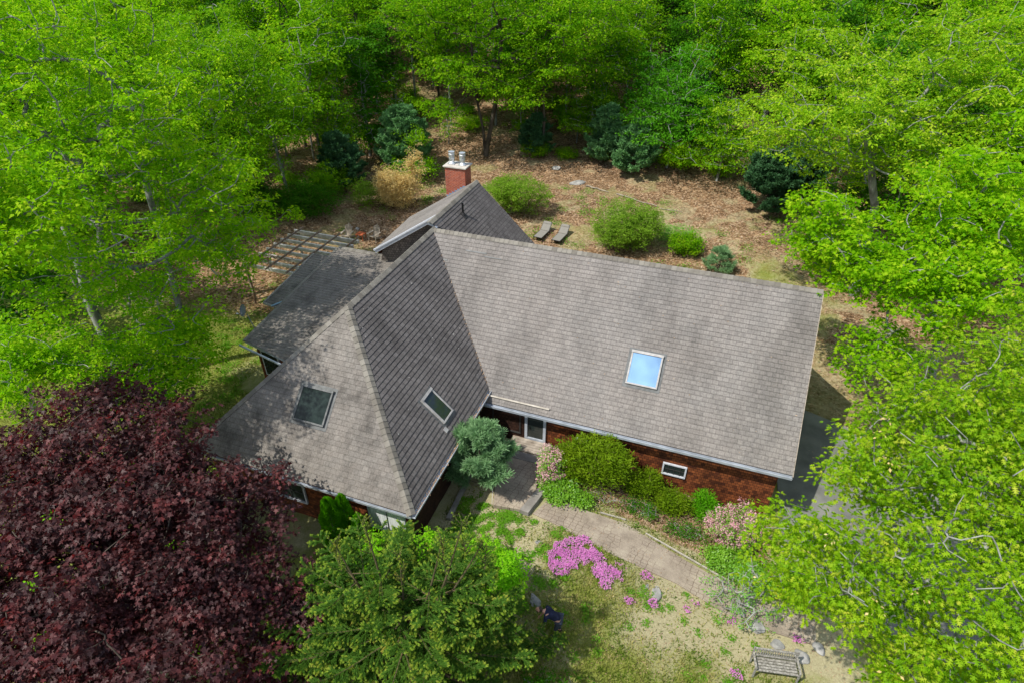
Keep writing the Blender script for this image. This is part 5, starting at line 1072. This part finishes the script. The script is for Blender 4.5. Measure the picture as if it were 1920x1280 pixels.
# rocks and logs
def rock(x, y, sx, sy, sz, label, seed, group='stones around the yard'):
    import bmesh
    bm = bmesh.new(); bmesh.ops.create_icosphere(bm, subdivisions=3, radius=1); rs_ = np.random.default_rng(seed); ph = rs_.uniform(0, 9, 6); ax = norm(rs_.normal(size=(7, 3)))
    for v in bm.verts:
        p = np.array(v.co)
        for a in ax:
            d = p @ a
            if d > .72: p = p - a * (d - .72) * .9
        p = p * (1 + .07 * math.sin(p[0] * 4 + ph[0]) + .06 * math.sin(p[1] * 5 + ph[1]) + .03 * math.sin(p[2] * 11 + p[0] * 9 + ph[2])); v.co = (p[0] * sx, p[1] * sy, p[2] * sz)
    me = bpy.data.meshes.new('rock'); bm.to_mesh(me); bm.free(); me.materials.append(M['rock']); o = put('rock', me, None, (x, y, G(x, y) + sz * .2)); o.rotation_euler = (0, 0, rs_.uniform(0, 6.28)); tag(o, label, 'rock', group)
rock(13.85, -10.75, .34, .2, .1, 'flat bluish grey rock between the small pink tufts on the lawn', 1)
rock(13.45, -10.6, .14, .1, .07, 'fist sized grey stone just left of the flat grey rock', 2)
rock(17.5, -10.6, .34, .26, .18, 'grey boulder at the foot of the pale green sapling', 3)
rock(18.2, -11.05, .26, .2, .15, 'grey stone behind the left end of the bench', 4)
rock(19.0, -11.2, .3, .24, .18, 'grey stone behind the right end of the bench', 5)
rock(19.6, -10.7, .26, .2, .16, 'grey stone farthest right behind the bench', 6)
rock(16.9, -10.2, .22, .18, .12, 'small stone left of the sapling boulder', 7)
rock(9.75, -12.9, .3, .2, .08, 'pale flat stone at the right edge of the spruce', 8)
rock(9.1, -10.5, .14, .11, .05, 'single pale stone in the weeds left of the magenta flowers', 9)
rock(1.3, 25.0, .8, .4, .18, 'low grey ledge stone in the leaf litter of the clearing', 10)
rock(-1.3, 27.2, .5, .4, .2, 'grey stone to the right of the double trunked oak', 11)
rock(-13.0, 12.2, .2, .16, .1, 'small pale stone behind the adirondack chairs', 12)
for i, (a, b_, r_, lab) in enumerate([((2.2, 24.6), (4.2, 24.0), .07, 'pale fallen branch lying beside the low ledge stone'), ((5.0, 23.9), (8.6, 22.7), .06, 'long pale fallen branch above the largest rounded shrub'), ((22.2, -1.2), (20.6, -.5), .03, 'thin dark stick lying on the driveway'), ((8.8, 22.4), (10.6, 22.2), .04, 'short thin branch at the end of the long fallen branch')]):
    pts = []; n_ = 7; rs_ = np.random.default_rng(40 + i)
    for k in range(n_): s = k / (n_ - 1); x = a[0] + (b_[0] - a[0]) * s + rs_.normal(0, .06); y = a[1] + (b_[1] - a[1]) * s + rs_.normal(0, .06); pts.append((x, y, G(x, y) + r_ + .03))
    mb = MB()
    for k in range(n_ - 1): mb.tube(pts[k], pts[k + 1], r_ * (1 - k * .1), r_ * (1 - (k + 1) * .1), 7)
    tag(mb.build('fallen_branch', 'wood_brown' if i == 2 else 'wood', None), lab, 'branch')
# ------------------------------------------------------------------ person bending beside the spruce
def skinned(name, nodes, edges, m_, parent, sub=2, root=0):
    me = bpy.data.meshes.new(name); me.from_pydata([n_[0] for n_ in nodes], edges, []); me.materials.append(M[m_]); o = put(name, me, parent)
    sk = o.modifiers.new('skin', 'SKIN'); sk.use_smooth_shade = True
    for i, n_ in enumerate(nodes):
        r_ = n_[1]; r_ = (r_, r_) if isinstance(r_, (int, float)) else r_; me.skin_vertices[0].data[i].radius = r_; me.skin_vertices[0].data[i].use_root = (i == root)
    ss = o.modifiers.new('sub', 'SUBSURF'); ss.levels = sub; ss.render_levels = sub
    return o
px_, py_ = 10.85, -13.75; pz = G(px_, py_); per = empty('person', (px_, py_, pz), 'person in a navy shirt bending over at the right edge of the spruce', 'person', None, math.radians(8))
# local frame: facing -x, bent forward at the hips
B = [((0, 0, .9), (.13, .16)), ((-.12, 0, 1.0), (.12, .16)), ((-.28, 0, 1.13), (.125, .17)), ((-.42, 0, 1.2), (.11, .18)), ((-.52, 0, 1.22), .055), ((-.6, 0, 1.25), .06),
     ((.0, .1, .86), .09), ((-.03, .12, .48), .06), ((.06, .13, .08), .042), ((-.1, .14, .04), .035),
     ((.0, -.1, .86), .09), ((-.08, -.13, .48), .06), ((-.02, -.14, .08), .042), ((-.18, -.15, .04), .035),
     ((-.42, .2, 1.17), .055), ((-.5, .25, .9), .043), ((-.62, .2, .68), .032), ((-.66, .18, .61), .026),
     ((-.42, -.2, 1.17), .055), ((-.46, -.29, .9), .043), ((-.6, -.33, .7), .032), ((-.645, -.335, .64), .026)]
Ed = [(0, 1), (1, 2), (2, 3), (3, 4), (4, 5), (0, 6), (6, 7), (7, 8), (8, 9), (0, 10), (10, 11), (11, 12), (12, 13), (3, 14), (14, 15), (15, 16), (16, 17), (3, 18), (18, 19), (19, 20), (20, 21)]
for side, w_, wr in ((1, (-.66, .18, .61), None), (-1, (-.645, -.335, .64), None)):
    base = 17 if side == 1 else 21; b_ = np.array(w_); pi = len(B); B.append((tuple(b_ + [-.04, 0, -.05]), (.02, .034))); Ed.append((base, pi))
    for f, (oy, ln) in enumerate([(-.03, .07), (-.011, .08), (.011, .076), (.03, .06)]):
        k = len(B); B.append((tuple(b_ + [-.065, oy, -.085]), .0095)); B.append((tuple(b_ + [-.075, oy * 1.15, -.085 - ln * .5]), .0088)); B.append((tuple(b_ + [-.06, oy * 1.2, -.085 - ln]), .0075)); Ed += [(pi, k), (k, k + 1), (k + 1, k + 2)]
    k = len(B); B.append((tuple(b_ + [-.03, -side * .045, -.06]), .011)); B.append((tuple(b_ + [-.055, -side * .055, -.1]), .009)); Ed += [(pi, k), (k, k + 1)]
body = skinned('body', B, Ed, 'skin', per)
# head with face
import bmesh
bm = bmesh.new(); bmesh.ops.create_uvsphere(bm, u_segments=28, v_segments=20, radius=1)
for v in bm.verts:
    x, y, z_ = v.co; f = max(0, x); nose = math.exp(-((y / .16) ** 2 + ((z_ + .12) / .2) ** 2)) * (x > 0); eye = math.exp(-(((abs(y) - .36) / .18) ** 2 + ((z_ - .08) / .14) ** 2)) * (x > 0); jaw = 1 - .28 * max(0, -z_) ** 1.5; chin = math.exp(-((y / .3) ** 2 + ((z_ + .8) / .22) ** 2)) * (x > 0)
    v.co = (x * .098 * (1 if x > 0 else 1.05) + nose * .026 - eye * .012 + chin * .015, y * .076 * jaw, z_ * .12)
me = bpy.data.meshes.new('head'); bm.to_mesh(me); bm.free(); me.materials.append(M['skin']); me.polygons.foreach_set('use_smooth', [True] * len(me.polygons))
hd = put('head', me, per, (-.69, 0, 1.27)); hd.rotation_euler = (0, math.radians(-55), math.radians(180))
mb = MB()
for s in (-1, 1): mb.lathe((0, s * .074, 0), [(.012, 0), (.028, .004), (.03, .012), (.02, .016)], 12, axis=(-.2, s, 0))
mb.build('ears', 'skin', hd)
mb = MB()
for s in (-1, 1): mb.lathe((.086, s * .03, .012), [(.002, -.006), (.011, 0), (.008, .006), (.001, .009)], 10, axis=(1, 0, 0))
mb.build('eyes', 'hair', hd)
mb = MB(); mb.box((.094, 0, -.062), (.008, .042, .01)); mb.build('mouth', 'red_wood', hd, bevel=.003)
bm = bmesh.new(); bmesh.ops.create_uvsphere(bm, u_segments=28, v_segments=18, radius=1)
bmesh.ops.delete(bm, geom=[v for v in bm.verts if v.co.z < -.55 or (v.co.x > .35 and v.co.z < .45)], context='VERTS')
for v in bm.verts: x, y, z_ = v.co; k = 1 + .03 * math.sin(y * 30) * .5; v.co = (x * .112 * k, y * .09 * k, z_ * .134 * k)
me = bpy.data.meshes.new('hair'); bm.to_mesh(me); bm.free(); me.materials.append(M['hair']); hr = put('hair', me, hd); so = hr.modifiers.new('s', 'SOLIDIFY'); so.thickness = .012; so.offset = -1
# clothes follow the body, slightly larger
T_ = [((.02, 0, .9), (.155, .19)), ((-.12, 0, 1.01), (.14, .185)), ((-.28, 0, 1.14), (.15, .195)), ((-.42, 0, 1.2), (.135, .2)), ((-.49, 0, 1.22), (.075, .085)), ((-.43, .2, 1.17), .075), ((-.48, .25, .95), .06), ((-.43, -.2, 1.17), .075), ((-.45, -.28, .95), .06)]
skinned('shirt', T_, [(0, 1), (1, 2), (2, 3), (3, 4), (3, 5), (5, 6), (3, 7), (7, 8)], 'navy', per)
T_ = [((.0, 0, .9), (.14, .175)), ((.0, .1, .84), .105), ((-.03, .12, .48), .078), ((.05, .13, .14), .065), ((.0, -.1, .84), .105), ((-.08, -.13, .48), .078), ((-.03, -.14, .14), .065)]
skinned('trousers', T_, [(0, 1), (1, 2), (2, 3), (0, 4), (4, 5), (5, 6)], 'jeans', per)
for s, q in ((1, (-.02, .135, .045)), (-1, (-.1, -.145, .045))):
    mb = MB(); mb.box(q, (.28, .1, .09)); mb.build('shoe', 'black', per, bevel=.03)
